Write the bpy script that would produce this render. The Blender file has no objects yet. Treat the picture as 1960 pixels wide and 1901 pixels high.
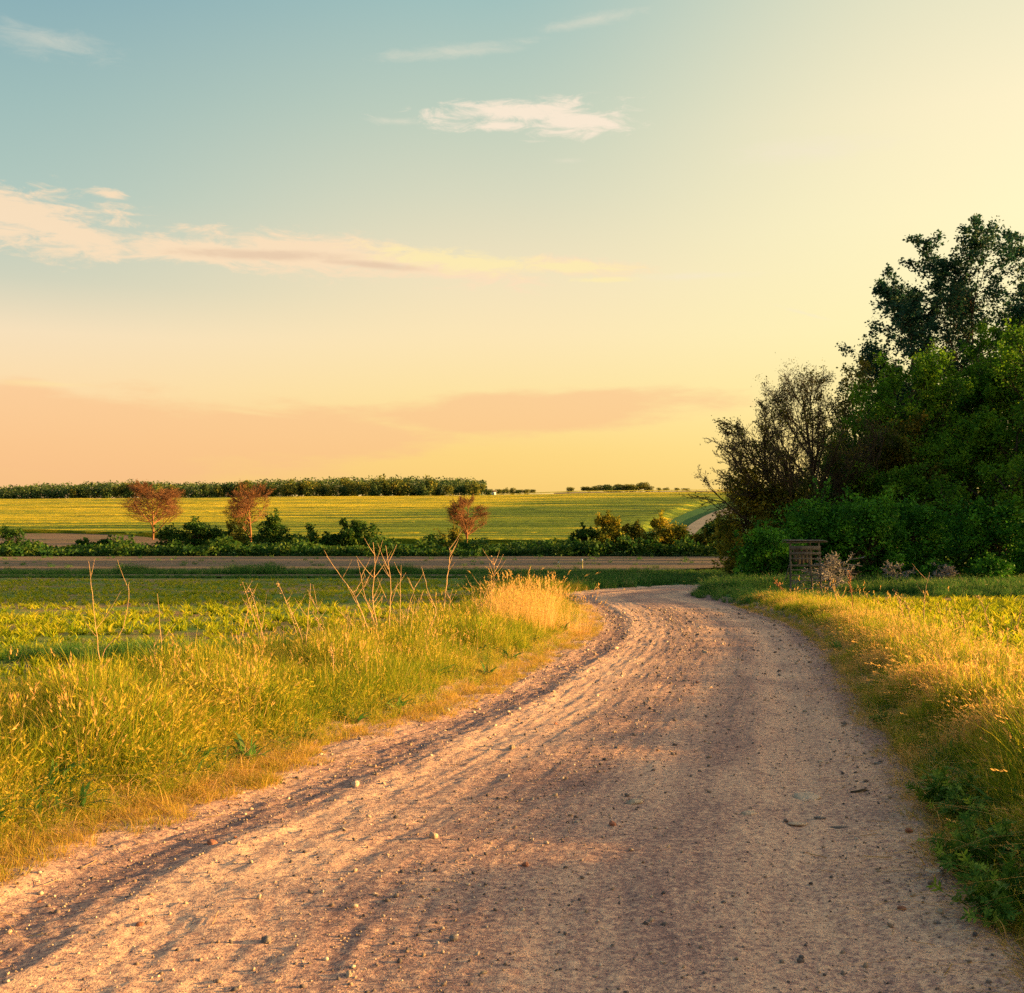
import bpy, math
import numpy as np

S = bpy.context.scene
COL = S.collection
R = math.radians

# ------------------------------------------------------------------ camera
EYE, F, U0, V0 = 1.65, 2100.0, 980.0, 975.0      # eye height (m); focal length and principal point in units of 1/1960 of the width
cd = bpy.data.cameras.new('camera'); cam = bpy.data.objects.new('camera', cd); COL.objects.link(cam)
cam.location = (0, 0, EYE); cam.rotation_euler = (R(90), 0, 0)
cd.sensor_width = 36; cd.lens = 36 * F / 1960; cd.shift_y = 24.5 / 1960
cd.clip_start = 0.05; cd.clip_end = 9000
S.camera = cam
S.view_settings.view_transform = 'Standard'; S.view_settings.look = 'None'
S.view_settings.exposure = 1.95; S.view_settings.gamma = 1.0
SUN_AZ, SUN_EL = R(88), R(8.5)                    # azimuth clockwise from the view direction (+Y)
EXP = 2.0 ** S.view_settings.exposure
S.render.engine = 'CYCLES'
S.cycles.max_bounces = 6; S.cycles.transparent_max_bounces = 6
S.cycles.diffuse_bounces = 3; S.cycles.transmission_bounces = 4; S.cycles.glossy_bounces = 2
S.cycles.use_denoising = False

# ------------------------------------------------------------------ node helper
class NT:
    def __init__(s, tree):
        s.t = tree
        for n in list(tree.nodes): tree.nodes.remove(n)
    def n(s, kind, **kw):
        nd = s.t.nodes.new(kind)
        ins = kw.pop('ins', {})
        for k, v in kw.items(): setattr(nd, k, v)
        for k, v in ins.items(): s.set(nd.inputs[k], v)
        return nd
    def set(s, sock, v):
        if hasattr(v, 'is_output') or hasattr(v, 'links'): s.t.links.new(v, sock)
        else:
            if isinstance(v, tuple) and len(v) == 3 and sock.type == 'RGBA': v = (*v, 1)
            sock.default_value = v
    def m(s, op, a, b=0.0, c=0.0, clamp=False):
        nd = s.n('ShaderNodeMath', operation=op, use_clamp=clamp)
        s.set(nd.inputs[0], a); s.set(nd.inputs[1], b); s.set(nd.inputs[2], c)
        return nd.outputs[0]
    def vm(s, op, a, b=(0, 0, 0)):
        nd = s.n('ShaderNodeVectorMath', operation=op)
        s.set(nd.inputs[0], a); s.set(nd.inputs[1], b)
        return nd.outputs[0]
    def mix(s, f, a, b, mode='MIX'):
        nd = s.n('ShaderNodeMix', data_type='RGBA', blend_type=mode)
        s.set(nd.inputs[0], f); s.set(nd.inputs[6], a); s.set(nd.inputs[7], b)
        return nd.outputs[2]
    def ramp(s, f, stops, interp='LINEAR'):
        nd = s.n('ShaderNodeValToRGB'); cr = nd.color_ramp; cr.interpolation = interp
        while len(cr.elements) < len(stops): cr.elements.new(0.5)
        for e, (p, c) in zip(cr.elements, stops):
            e.position = p; e.color = (*c, 1) if isinstance(c, tuple) else (c, c, c, 1)
        s.set(nd.inputs[0], f); return nd.outputs[0]
    def noise(s, vec, scale, detail=4, rough=0.55, dist=0.0, out=0):
        nd = s.n('ShaderNodeTexNoise', ins={'Vector': vec, 'Scale': scale, 'Detail': float(detail), 'Roughness': rough, 'Distortion': dist})
        return nd.outputs[out]
    def smooth(s, x, a, b):
        nd = s.n('ShaderNodeMapRange', interpolation_type='SMOOTHSTEP', ins={'Value': x, 'From Min': a, 'From Max': b})
        return nd.outputs[0]
    def scale(s, vec, v3):
        return s.vm('MULTIPLY', vec, v3)

def lin(r, g, b):
    f = lambda c: (c / 255 / 12.92) if c <= 10 else ((c / 255 + 0.055) / 1.055) ** 2.4
    return (f(r), f(g), f(b))

# ------------------------------------------------------------------ sky
def build_world():
    w = bpy.data.worlds.new('World'); S.world = w; w.use_nodes = True
    N = NT(w.node_tree)
    d = N.n('ShaderNodeTexCoord').outputs['Generated']
    sep = N.n('ShaderNodeSeparateXYZ', ins={0: d}); x, y, z = sep.outputs
    hl = N.m('SQRT', N.m('ADD', N.m('MULTIPLY', x, x), N.m('MULTIPLY', y, y)))
    hl = N.m('MAXIMUM', hl, 1e-4)
    el = N.m('MULTIPLY', N.m('ARCTAN2', z, hl), 180 / math.pi)            # degrees
    az = N.m('MULTIPLY', N.m('ARCTAN2', x, y), 180 / math.pi)
    # cosine of the azimuth away from the sun
    p = N.m('DIVIDE', N.m('ADD', N.m('MULTIPLY', x, math.sin(SUN_AZ)), N.m('MULTIPLY', y, math.cos(SUN_AZ))), hl)
    t = N.m('DIVIDE', el, 90.0, clamp=True)
    def stops(lst): return [(e / 90.0, lin(*c)) for e, c in lst]
    away = N.ramp(t, stops([(0, (250, 192, 132)), (3, (250, 198, 140)), (6, (252, 216, 166)), (8.5, (246, 220, 182)), (11, (204, 205, 182)), (15, (170, 194, 183)), (19, (152, 184, 180)), (24, (128, 168, 177)), (38, (88, 136, 168)), (90, (64, 106, 146))]))
    mid = N.ramp(t, stops([(0, (254, 208, 118)), (3, (254, 214, 128)), (6, (254, 224, 156)), (9, (254, 228, 176)), (12, (244, 225, 184)), (16, (218, 216, 186)), (20, (192, 206, 185)), (25, (160, 192, 186)), (40, (108, 154, 176)), (90, (70, 114, 150))]))
    tow = N.ramp(t, stops([(0, (255, 218, 122)), (4, (255, 230, 146)), (9, (255, 240, 176)), (14, (255, 241, 188)), (19, (250, 236, 192)), (25, (226, 224, 190)), (42, (150, 186, 186)), (90, (80, 124, 154))]))
    c = N.mix(N.smooth(p, -0.46, 0.04), away, mid)
    c = N.mix(N.smooth(p, 0.0, 0.42), c, tow)
    # the glow the sun gives the sky around it
    sd = (math.sin(SUN_AZ) * math.cos(SUN_EL), math.cos(SUN_AZ) * math.cos(SUN_EL), math.sin(SUN_EL))
    dn = N.n('ShaderNodeVectorMath', operation='NORMALIZE', ins={0: d}).outputs[0]
    cs = N.n('ShaderNodeVectorMath', operation='DOT_PRODUCT', ins={0: dn, 1: sd}).outputs['Value']
    glow = N.m('POWER', N.m('MAXIMUM', cs, 0.0), 6.0)
    c = N.mix(1.0, c, N.mix(glow, (0, 0, 0), (5.5, 3.7, 2.0)), 'ADD')
    # clouds, laid out by azimuth and elevation
    cv = N.n('ShaderNodeCombineXYZ', ins={0: az, 1: el, 2: 0.0}).outputs[0]
    def tex(sx, sy, detail=6, rough=0.6, dist=0.0, off=0):
        return N.noise(N.vm('ADD', N.scale(cv, (sx, sy, 1)), (off, off * 1.7, off)), 1.0, detail, rough, dist)
    warp = N.m('SUBTRACT', tex(0.16, 0.75, 5, 0.62, 0, 3.1), 0.5)
    warp2 = N.m('SUBTRACT', tex(0.5, 1.7, 6, 0.7, 0.6, 8.3), 0.5)
    def blob(u, v, ru, rv, tilt=0.0):
        a0 = math.degrees(math.atan((u - U0) / F)); e0 = math.degrees(math.atan((V0 - v) / F * math.cos(math.radians(a0))))
        ra, re = ru / F * 57.3, rv / F * 57.3
        da = N.m('SUBTRACT', az, a0)
        de = N.m('SUBTRACT', N.m('SUBTRACT', el, e0), N.m('MULTIPLY', da, tilt))
        q = N.m('ADD', N.m('POWER', N.m('DIVIDE', da, ra), 2.0), N.m('POWER', N.m('DIVIDE', de, re), 2.0))
        return N.m('SUBTRACT', 1.0, N.m('SQRT', q))
    def union(bl):
        o = bl[0]
        for b in bl[1:]: o = N.m('SMOOTH_MAX', o, b, 0.3) if False else N.m('MAXIMUM', o, b)
        return o
    def layer(c, f, w1, w2, lo, hi, colour, amount):
        g = N.m('ADD', N.m('ADD', f, N.m('MULTIPLY', warp, w1)), N.m('MULTIPLY', warp2, w2))
        m = N.m('MULTIPLY', N.smooth(g, lo, hi), amount)
        return N.mix(m, c, colour)
    # low rose-orange haze banks above the horizon
    low = union([blob(100, 840, 620, 115, 0.0), blob(1000, 790, 470, 52, 0.05), blob(500, 830, 520, 60, 0.0)])
    c = layer(c, low, 1.1, 0.25, 0.02, 0.5, lin(250, 192, 138), 0.70)
    rim = union([blob(1560, 728, 120, 5, 0.02), blob(1130, 738, 330, 7, 0.02), blob(90, 735, 130, 8), blob(480, 790, 110, 7, -0.1)])
    c = layer(c, rim, 1.2, 1.2, 0.1, 1.1, lin(255, 226, 158), 0.5)
    # the broken band across the left half
    band = union([blob(30, 420, 190, 50, -0.02), blob(150, 455, 90, 32, -0.1), blob(380, 480, 140, 26), blob(600, 490, 280, 36, -0.03), blob(840, 510, 210, 28, -0.1), blob(1110, 512, 120, 16, -0.05), blob(215, 372, 36, 9)])
    c = layer(c, band, 2.0, 2.8, -0.3, 0.6, lin(255, 222, 182), 0.9)
    br = union([blob(880, 500, 210, 24, -0.08), blob(1110, 512, 130, 14, -0.04), blob(1150, 536, 90, 6)])
    c = layer(c, br, 1.4, 2.8, -0.1, 0.8, lin(255, 234, 172), 0.95)
    shade = union([blob(500, 488, 210, 13, 0.02), blob(720, 508, 140, 10, -0.05)])
    c = layer(c, shade, 1.0, 1.2, 0.0, 0.9, lin(226, 192, 160), 0.7)
    # the bright streak high in the middle
    st = union([blob(1000, 216, 205, 26, 0.04), blob(1100, 232, 110, 28, 0.03), blob(960, 238, 80, 14)])
    c = layer(c, st, 1.3, 2.6, -0.1, 0.75, lin(255, 234, 208), 0.95)
    thin = union([blob(90, 78, 150, 26, -0.05), blob(870, 100, 150, 13, 0.1), blob(1540, 288, 170, 26, 0.02), blob(1540, 600, 60, 5, -0.3), blob(860, 98, 190, 14, 0.12), blob(1085, 308, 44, 7), blob(1340, 528, 160, 9), blob(760, 232, 60, 8), blob(1120, 40, 130, 14, 0.12)])
    c = layer(c, thin, 1.3, 1.8, -0.1, 1.3, lin(246, 230, 204), 0.42)
    # the same weather goes on outside the picture
    oth = N.m('MULTIPLY', N.smooth(tex(0.035, 0.22, 6, 0.6, 0.3, 20.0), 0.56, 0.72), N.smooth(N.m('ABSOLUTE', az), 30.0, 40.0))
    oth = N.m('MULTIPLY', oth, N.m('MULTIPLY', N.smooth(el, 3.0, 8.0), N.m('SUBTRACT', 1.0, N.smooth(el, 20.0, 34.0))))
    c = N.mix(N.m('MULTIPLY', oth, 0.6), c, lin(250, 214, 176))
    # below the horizon: only ever seen past the edge of the ground
    c = N.mix(N.smooth(el, -0.2, -2.0), c, lin(120, 110, 60))
    # exposure is 1 stop up: bring the colours that were matched by eye down by the same stop
    grad = N.n('ShaderNodeBackground', ins={'Color': c, 'Strength': 0.93 / EXP}).outputs[0]
    sky = N.n('ShaderNodeTexSky', sky_type='NISHITA', sun_disc=False, sun_elevation=SUN_EL, sun_rotation=SUN_AZ, altitude=100, air_density=1.2, dust_density=2.0, ozone_density=1.0)
    nish = N.n('ShaderNodeBackground', ins={'Color': sky.outputs[0], 'Strength': 0.05 / EXP * 0.6}).outputs[0]
    add = N.n('ShaderNodeAddShader', ins={0: grad, 1: nish}).outputs[0]
    N.n('ShaderNodeOutputWorld', ins={'Surface': add})
    w.cycles.sampling_method = 'MANUAL'; w.cycles.sample_map_resolution = 512
build_world()

sl = bpy.data.lights.new('sun', 'SUN'); sl.energy = 5.0; sl.angle = R(0.8); sl.color = (1.0, 0.58, 0.17)
so = bpy.data.objects.new('sun', sl); COL.objects.link(so)
so.location = (60, 0, 40)
so.rotation_euler = (R(90) - SUN_EL, 0, R(180) - SUN_AZ)   # checked: light comes from azimuth SUN_AZ

# ------------------------------------------------------------------ maths helpers
rng = np.random.default_rng(7)

def _hash(ix, iy, seed):
    n = (ix.astype(np.int64) * 374761393 + iy.astype(np.int64) * 668265263 + seed * 974634777) & 0xffffffff
    n = ((n ^ (n >> 13)) * 1274126177) & 0xffffffff
    return ((n ^ (n >> 16)) & 0xffff) / 65535.0
def vnoise(x, y, seed=0):
    x = np.asarray(x, float); y = np.asarray(y, float)
    ix = np.floor(x); iy = np.floor(y); fx = x - ix; fy = y - iy
    fx = fx * fx * (3 - 2 * fx); fy = fy * fy * (3 - 2 * fy)
    a = _hash(ix, iy, seed); b = _hash(ix + 1, iy, seed); c = _hash(ix, iy + 1, seed); d = _hash(ix + 1, iy + 1, seed)
    return (a + (b - a) * fx) * (1 - fy) + (c + (d - c) * fx) * fy
def fbm(x, y, seed=0, oct=4, rough=0.5):
    s = 0; a = 1; t = 0
    for k in range(oct):
        s = s + a * vnoise(np.asarray(x) * 2 ** k + 17.3 * k, np.asarray(y) * 2 ** k - 9.1 * k, seed + k); t += a; a *= rough
    return s / t - 0.5
def sstep(x, a, b):
    t = np.clip((x - a) / (b - a), 0, 1); return t * t * (3 - 2 * t)

# ------------------------------------------------------------------ the road's line and the lie of the land
LE = np.array([(-3.9, -14), (-3.6, -6), (-3.25, 0), (-2.95, 3.5), (-2.67, 5.73), (-2.25, 6.8), (-1.94, 7.7), (-1.48, 9.12), (-.57, 11.9), (.14, 15.06), (.87, 18.2), (1.65, 23.1), (1.95, 27.5), (1.98, 34.0), (2.25, 39.4), (4.65, 44.4), (7.3, 48), (10.2, 50.4), (16, 53), (26, 56)], float)
RE = np.array([(1.2, -14), (1.5, -6), (1.75, 0), (1.95, 3.2), (2.2, 5.33), (2.42, 6.19), (2.74, 7.37), (3.13, 9.1), (3.57, 11.2), (4.26, 14.4), (5.0, 17.9), (5.85, 23.2), (6.1, 27), (6.3, 32), (6.05, 37.5), (7.2, 41.4), (9.4, 44.2), (11.6, 46.6), (17, 49.2), (27, 52.5)], float)
def catmull(P, m):
    Q = np.vstack([2 * P[0] - P[1], P, 2 * P[-1] - P[-2]]); out = []
    for i in range(1, len(Q) - 2):
        t = np.linspace(0, 1, m, endpoint=False)[:, None]
        a, b, c, d = Q[i - 1], Q[i], Q[i + 1], Q[i + 2]
        out.append(0.5 * ((2 * b) + (-a + c) * t + (2 * a - 5 * b + 4 * c - d) * t ** 2 + (-a + 3 * b - 3 * c + d) * t ** 3))
    out.append(Q[-2][None]); return np.vstack(out)
LEs, REs = catmull(LE, 24), catmull(RE, 24)
CEN = (LEs + REs) / 2; HALF = np.linalg.norm(REs - LEs, axis=1) / 2
TAN = np.gradient(CEN, axis=0); TAN /= np.linalg.norm(TAN, axis=1)[:, None]

def edge_dist(X, Y):
    """metres outside the road's edge (negative on the road) and side (-1 left, +1 right)"""
    X = np.atleast_1d(np.asarray(X, float)); Y = np.atleast_1d(np.asarray(Y, float))
    e = np.full(X.shape, 1e3); sd = np.ones(X.shape)
    P = np.stack([X, Y], -1).reshape(-1, 2); ef = e.reshape(-1); sf = sd.reshape(-1)
    sel = np.where((P[:, 1] < 75) & (np.abs(P[:, 0]) < 60))[0]
    C2 = CEN[::3]; H2 = HALF[::3]; T2 = TAN[::3]; L2 = LEs[::3]; R2 = REs[::3]
    for k in range(0, len(sel), 20000):
        s = sel[k:k + 20000]; Q = P[s]
        dL = np.linalg.norm(Q[:, None] - L2[None], axis=2); dR = np.linalg.norm(Q[:, None] - R2[None], axis=2)
        iL, iR = dL.argmin(1), dR.argmin(1)
        def sgn(i, E, s0):
            t = T2[i]; q = Q - E[i]
            return (t[:, 0] * q[:, 1] - t[:, 1] * q[:, 0]) * s0           # + when left of the line
        a = sgn(iL, L2, 1); b = sgn(iR, R2, -1)                            # + when outside
        ii = np.arange(len(Q))
        dl, dr = dL[ii, iL], dR[ii, iR]
        e_l = np.abs(a) * (dl < 3) + dl * (dl >= 3); e_r = np.abs(b) * (dr < 3) + dr * (dr >= 3)
        out = np.where((a > 0) & ((dl < dr) | (b <= 0)), e_l, np.where(b > 0, e_r, -np.minimum(e_l, e_r)))
        ef[s] = out; sf[s] = np.where(dl < dr, -1, 1)
    return ef.reshape(X.shape), sf.reshape(X.shape)

UC = [-600, 0, 500, 900, 1100, 1350, 2600]; VC = [962, 959, 955, 952, 949, 946, 946]; VF = [959, 956.5, 953, 950, 942, 939.5, 939.5]
def H(X, Y, bank=True):
    X = np.atleast_1d(np.asarray(X, float)); Y = np.atleast_1d(np.asarray(Y, float))
    X, Y = np.broadcast_arrays(X, Y)
    u = np.clip(U0 + F * X / np.maximum(Y, 60), -600, 2600)
    zc = EYE + (V0 - np.interp(u, UC, VC)) / F * 380
    zf = EYE + (V0 - np.interp(u, UC, VF)) / F * 650
    z = -0.0357 * Y
    def seg(y0, z0, y1, z1):
        nonlocal z
        t = (Y - y0) / (y1 - y0); z = np.where(Y >= y0, z0 + (z1 - z0) * t, z)
    seg(60, -2.142, 75, -2.64); seg(75, -2.64, 120, -3.55); seg(120, -3.55, 140, -3.55); seg(140, -3.55, 160, -3.3)
    seg(160, -3.3, 380, zc); seg(380, zc, 650, zf); seg(650, zf, 1200, zf + 0.5); seg(1200, zf + 0.5, 9000, zf + 0.5)
    z = z + 0.10 * fbm(X / 14, Y / 14, 3, 3) * sstep(np.abs(Y) + np.abs(X), 14, 40) * (1 + sstep(Y, 150, 300) * 3.0)
    if bank:
        e, sd = edge_dist(X, Y)
        b = np.where(sd > 0, 0.20 * sstep(e, 0.0, 0.9) - 0.12 * sstep(e, 1.5, 3.5), 0.10 * sstep(e, 0.0, 1.0) - 0.06 * sstep(e, 2, 4))
        z = z + np.where(e > 0, b, 0) * (e < 100) + np.where((e > 0) & (e < 6), 0.05 * fbm(X * 1.3, Y * 1.3, 5, 3), 0)
    return z
_T = np.concatenate([np.arange(2.5, 60, 0.1), np.arange(60, 700, 0.5)])
def ground(u, v):
    """point of the land seen at picture position u, v"""
    X = (u - U0) / F * _T; zr = EYE + (V0 - v) / F * _T
    below = zr <= H(X, _T)
    i = int(np.argmax(below)) if below.any() else len(_T) - 1
    return float(X[i]), float(_T[i])
def ux(u, Y): return (u - U0) / F * Y
def vz(v, Y): return EYE + (V0 - v) / F * Y

# ------------------------------------------------------------------ object helpers
def tag(o, label=None, cat=None, group=None, kind=None):
    if label: o['label'] = label
    if cat: o['category'] = cat
    if group: o['group'] = group
    if kind: o['kind'] = kind
    return o
def mesh(name, V, Fc, mat=None, uv=None, smooth=False, mi=None):
    V = np.asarray(V, np.float32); Fc = np.asarray(Fc, np.int32)
    me = bpy.data.meshes.new(name)
    nf, k = Fc.shape
    me.vertices.add(len(V)); me.vertices.foreach_set('co', V.ravel())
    me.loops.add(nf * k); me.loops.foreach_set('vertex_index', Fc.ravel())
    me.polygons.add(nf)
    me.polygons.foreach_set('loop_start', np.arange(nf, dtype=np.int32) * k)
    me.polygons.foreach_set('loop_total', np.full(nf, k, np.int32))
    if smooth: me.polygons.foreach_set('use_smooth', np.ones(nf, bool))
    if uv is not None:
        l = me.uv_layers.new(name='UVMap'); l.data.foreach_set('uv', np.asarray(uv, np.float32)[Fc.ravel()].ravel())
    mats = mat if isinstance(mat, (list, tuple)) else [mat]
    for m_ in mats:
        if m_: me.materials.append(m_)
    if mi is not None: me.polygons.foreach_set('material_index', np.asarray(mi, np.int32))
    me.update(calc_edges=True)
    return me
def obj(name, me, parent=None, loc=None, rot=None, scale=None):
    o = bpy.data.objects.new(name, me); COL.objects.link(o)
    if parent: o.parent = parent
    if loc is not None: o.location = loc
    if rot is not None: o.rotation_euler = rot
    if scale is not None: o.scale = scale
    return o
def empty(name, loc, rz=0.0):
    o = bpy.data.objects.new(name, None); COL.objects.link(o); o.location = loc; o.rotation_euler = (0, 0, rz); o.empty_display_size = 0.2
    return o
def copy_tree(o, parent=None):
    c = o.copy(); COL.objects.link(c)
    if parent: c.parent = parent
    for ch in o.children: copy_tree(ch, c)
    return c
class Geo:
    """gathers pieces of one mesh"""
    def __init__(s): s.V = []; s.F = []; s.U = []; s.M = []; s.n = 0
    def add(s, V, Fc, uv=None, m=0):
        V = np.asarray(V, float).reshape(-1, 3); Fc = np.asarray(Fc, int)
        if Fc.shape[1] == 3: Fc = np.hstack([Fc, Fc[:, :1]]) if False else Fc
        s.V.append(V); s.F.append(Fc + s.n); s.U.append(np.zeros((len(V), 2)) if uv is None else uv); s.M.append(np.full(len(Fc), m)); s.n += len(V)
    def build(s, name, mat, smooth=False):
        return mesh(name, np.vstack(s.V), np.vstack(s.F), mat, np.vstack(s.U), smooth, np.concatenate(s.M))

def tubes(P, Rr, m=5):
    """P (N,k,3) polylines with radii (N,k) -> vertices and quads"""
    P = np.asarray(P, float); Rr = np.asarray(Rr, float)
    N, k, _ = P.shape
    T = np.gradient(P, axis=1); T /= np.linalg.norm(T, axis=2)[..., None] + 1e-9
    ref = np.where(np.abs(T[:, :1, 2:3]) < 0.8, np.array([0, 0, 1.0]), np.array([1.0, 0, 0]))
    A = np.cross(T, np.broadcast_to(ref, T.shape)); A /= np.linalg.norm(A, axis=2)[..., None] + 1e-9
    B = np.cross(T, A)
    an = np.arange(m) / m * 2 * np.pi
    V = P[:, :, None] + Rr[:, :, None, None] * (A[:, :, None] * np.cos(an)[None, None, :, None] + B[:, :, None] * np.sin(an)[None, None, :, None])
    idx = np.arange(N * k * m).reshape(N, k, m)
    a = idx[:, :-1]; b = idx[:, 1:]
    Fc = np.stack([a, np.roll(a, -1, 2), np.roll(b, -1, 2), b], -1).reshape(-1, 4)
    uv = np.stack([np.broadcast_to(np.arange(m) / m, (N, k, m)), np.broadcast_to((np.arange(k) / max(k - 1, 1))[None, :, None], (N, k, m))], -1).reshape(-1, 2)
    return V.reshape(-1, 3), Fc, uv

def box(cx, cy, cz, sx, sy, sz, ax=None):
    V = np.array([(x, y, z) for z in (-.5, .5) for y in (-.5, .5) for x in (-.5, .5)]) * (sx, sy, sz)
    if ax is not None: V = V @ np.asarray(ax)
    Fc = np.array([(0, 2, 3, 1), (4, 5, 7, 6), (0, 1, 5, 4), (2, 6, 7, 3), (0, 4, 6, 2), (1, 3, 7, 5)])
    return V + (cx, cy, cz), Fc

# ------------------------------------------------------------------ materials
def material(name): 
    m = bpy.data.materials.new(name); m.use_nodes = True; return m, NT(m.node_tree)
def finish(N, col, rough=0.9, bump=None, bstr=0.3, bdist=0.02, spec=0.2, trans=None, tcol=None):
    pr = N.n('ShaderNodeBsdfPrincipled', ins={'Base Color': col, 'Roughness': rough, 'Specular IOR Level': spec})
    if bump is not None:
        b = N.n('ShaderNodeBump', ins={'Height': bump, 'Strength': bstr, 'Distance': bdist}); N.set(pr.inputs['Normal'], b.outputs[0])
    out = pr.outputs[0]
    if trans:
        tr = N.n('ShaderNodeBsdfTranslucent', ins={'Color': tcol if tcol is not None else col})
        out = N.n('ShaderNodeMixShader', ins={0: trans, 1: out, 2: tr.outputs[0]}).outputs[0]
    N.n('ShaderNodeOutputMaterial', ins={'Surface': out})

def grass_mat(name, greens, straw, straw_at=0.62, trans=0.45, drier_tip=0.5):
    """blade material: UV.x picks the blade's own colour, UV.y runs from root to tip; each tuft differs a little"""
    m, N = material(name)
    uv = N.n('ShaderNodeSeparateXYZ', ins={0: N.n('ShaderNodeUVMap').outputs[0]})
    rnd = N.n('ShaderNodeObjectInfo').outputs['Random']
    loc = N.n('ShaderNodeObjectInfo').outputs['Location']
    patch = N.m('SUBTRACT', N.noise(loc, 1.3, 3, 0.6), 0.5)
    x = N.m('ADD', uv.outputs[0], N.m('ADD', N.m('MULTIPLY', N.m('SUBTRACT', rnd, 0.5), 0.35), N.m('MULTIPLY', patch, 0.9)))
    k = len(greens)
    st = [(straw_at * i / k, g) for i, g in enumerate(greens)] + [(straw_at + 0.02, straw[0]), (min(0.99, straw_at + 0.25), straw[1])]
    c = N.ramp(x, st)
    c = N.mix(N.m('MULTIPLY', N.m('POWER', uv.outputs[1], 2.0), drier_tip), c, straw[0])
    finish(N, c, 0.7, spec=0.08, trans=trans)
    return m
def leaf_mat(name, a, b, c3, trans=0.4, scale=0.9):
    m, N = material(name)
    uv = N.n('ShaderNodeSeparateXYZ', ins={0: N.n('ShaderNodeUVMap').outputs[0]})
    obj_ = N.n('ShaderNodeTexCoord').outputs['Object']
    n = N.noise(obj_, scale, 3, 0.6)
    x = N.m('ADD', N.m('MULTIPLY', uv.outputs[0], 0.35), N.m('MULTIPLY', N.smooth(n, 0.36, 0.66), 0.6))
    c = N.ramp(x, [(0.18, a), (0.5, b), (0.85, c3)])
    finish(N, c, 0.62, spec=0.12, trans=trans)
    return m
def bark_mat(name, a, b, scale=6):
    m, N = material(name)
    o = N.n('ShaderNodeTexCoord').outputs['Object']
    n = N.noise(N.scale(o, (1, 1, 0.25)), scale, 5, 0.7)
    finish(N, N.ramp(n, [(0.3, a), (0.7, b)]), 0.9, bump=n, bstr=0.6, bdist=0.03)
    return m

M = {}
M['verge'] = grass_mat('verge_grass', [(0.040, 0.12, 0.008), (0.10, 0.20, 0.010), (0.23, 0.29, 0.012)], [(0.54, 0.41, 0.035), (0.64, 0.43, 0.09)], 0.80, 0.55, 0.22)
M['dry'] = grass_mat('dry_grass', [(0.24, 0.25, 0.012), (0.44, 0.32, 0.03)], [(0.62, 0.38, 0.09), (0.72, 0.44, 0.17)], 0.45, 0.55, 0.5)
M['lush'] = grass_mat('lush_grass', [(0.025, 0.09, 0.018), (0.045, 0.14, 0.022), (0.075, 0.19, 0.03)], [(0.20, 0.26, 0.07), (0.32, 0.30, 0.14)], 0.85, 0.4, 0.15)
M['short'] = grass_mat('short_edge_grass', [(0.09, 0.16, 0.01), (0.28, 0.26, 0.018)], [(0.50, 0.31, 0.04), (0.58, 0.36, 0.09)], 0.45, 0.45, 0.5)
M['sprout'] = grass_mat('crop_sprout', [(0.07, 0.17, 0.006), (0.20, 0.28, 0.008), (0.40, 0.40, 0.012)], [(0.55, 0.46, 0.02), (0.58, 0.42, 0.04)], 0.75, 0.5, 0.5)
M['poplar'] = leaf_mat('poplar_leaf', (0.010, 0.045, 0.030), (0.022, 0.075, 0.042), (0.05, 0.11, 0.05), 0.3)
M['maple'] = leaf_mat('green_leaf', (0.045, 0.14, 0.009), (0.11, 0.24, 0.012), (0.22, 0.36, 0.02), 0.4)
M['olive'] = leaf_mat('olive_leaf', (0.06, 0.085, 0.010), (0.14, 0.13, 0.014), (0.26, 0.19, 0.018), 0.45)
M['gold'] = leaf_mat('sunlit_gold_leaf', (0.10, 0.13, 0.012), (0.26, 0.22, 0.018), (0.46, 0.32, 0.03), 0.5)  # bushes the low sun catches: its gold is put into the leaf colour
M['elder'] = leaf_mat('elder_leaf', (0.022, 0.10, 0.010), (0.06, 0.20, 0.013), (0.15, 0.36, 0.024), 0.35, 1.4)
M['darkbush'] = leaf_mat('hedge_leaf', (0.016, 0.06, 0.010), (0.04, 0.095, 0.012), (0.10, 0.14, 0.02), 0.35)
M['bud'] = leaf_mat('brown_bud', (0.09, 0.05, 0.022), (0.16, 0.085, 0.03), (0.26, 0.14, 0.045), 0.4)
M['forest'] = leaf_mat('woodland_leaf', (0.025, 0.06, 0.022), (0.06, 0.10, 0.026), (0.14, 0.16, 0.04), 0.25, 3.0)
M['forest_lit'] = leaf_mat('woodland_leaf_sunlit', (0.05, 0.085, 0.02), (0.15, 0.16, 0.025), (0.32, 0.26, 0.04), 0.3, 3.0)  # lit copy of the woodland leaf, golden sunlight put into its colour
M['mugwort'] = leaf_mat('mugwort_leaf', (0.035, 0.10, 0.010), (0.08, 0.165, 0.016), (0.18, 0.26, 0.03), 0.3, 9)
M['bark'] = bark_mat('dark_bark', (0.035, 0.024, 0.016), (0.10, 0.07, 0.045))
M['barkred'] = bark_mat('reddish_bark', (0.13, 0.055, 0.024), (0.30, 0.135, 0.055))
M['barkgrey'] = bark_mat('dead_grey_wood', (0.14, 0.125, 0.12), (0.32, 0.285, 0.28), 12)
M['wood'] = bark_mat('weathered_wood', (0.05, 0.042, 0.038), (0.16, 0.135, 0.12), 14)
M['stalk'] = bark_mat('dry_stalk', (0.36, 0.20, 0.10), (0.60, 0.38, 0.21), 20)
M['rust'] = bark_mat('reddish_seed_head', (0.24, 0.08, 0.035), (0.44, 0.19, 0.09), 20)
M['post'] = bark_mat('yellow_post', (0.42, 0.34, 0.12), (0.60, 0.50, 0.2), 20)

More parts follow.
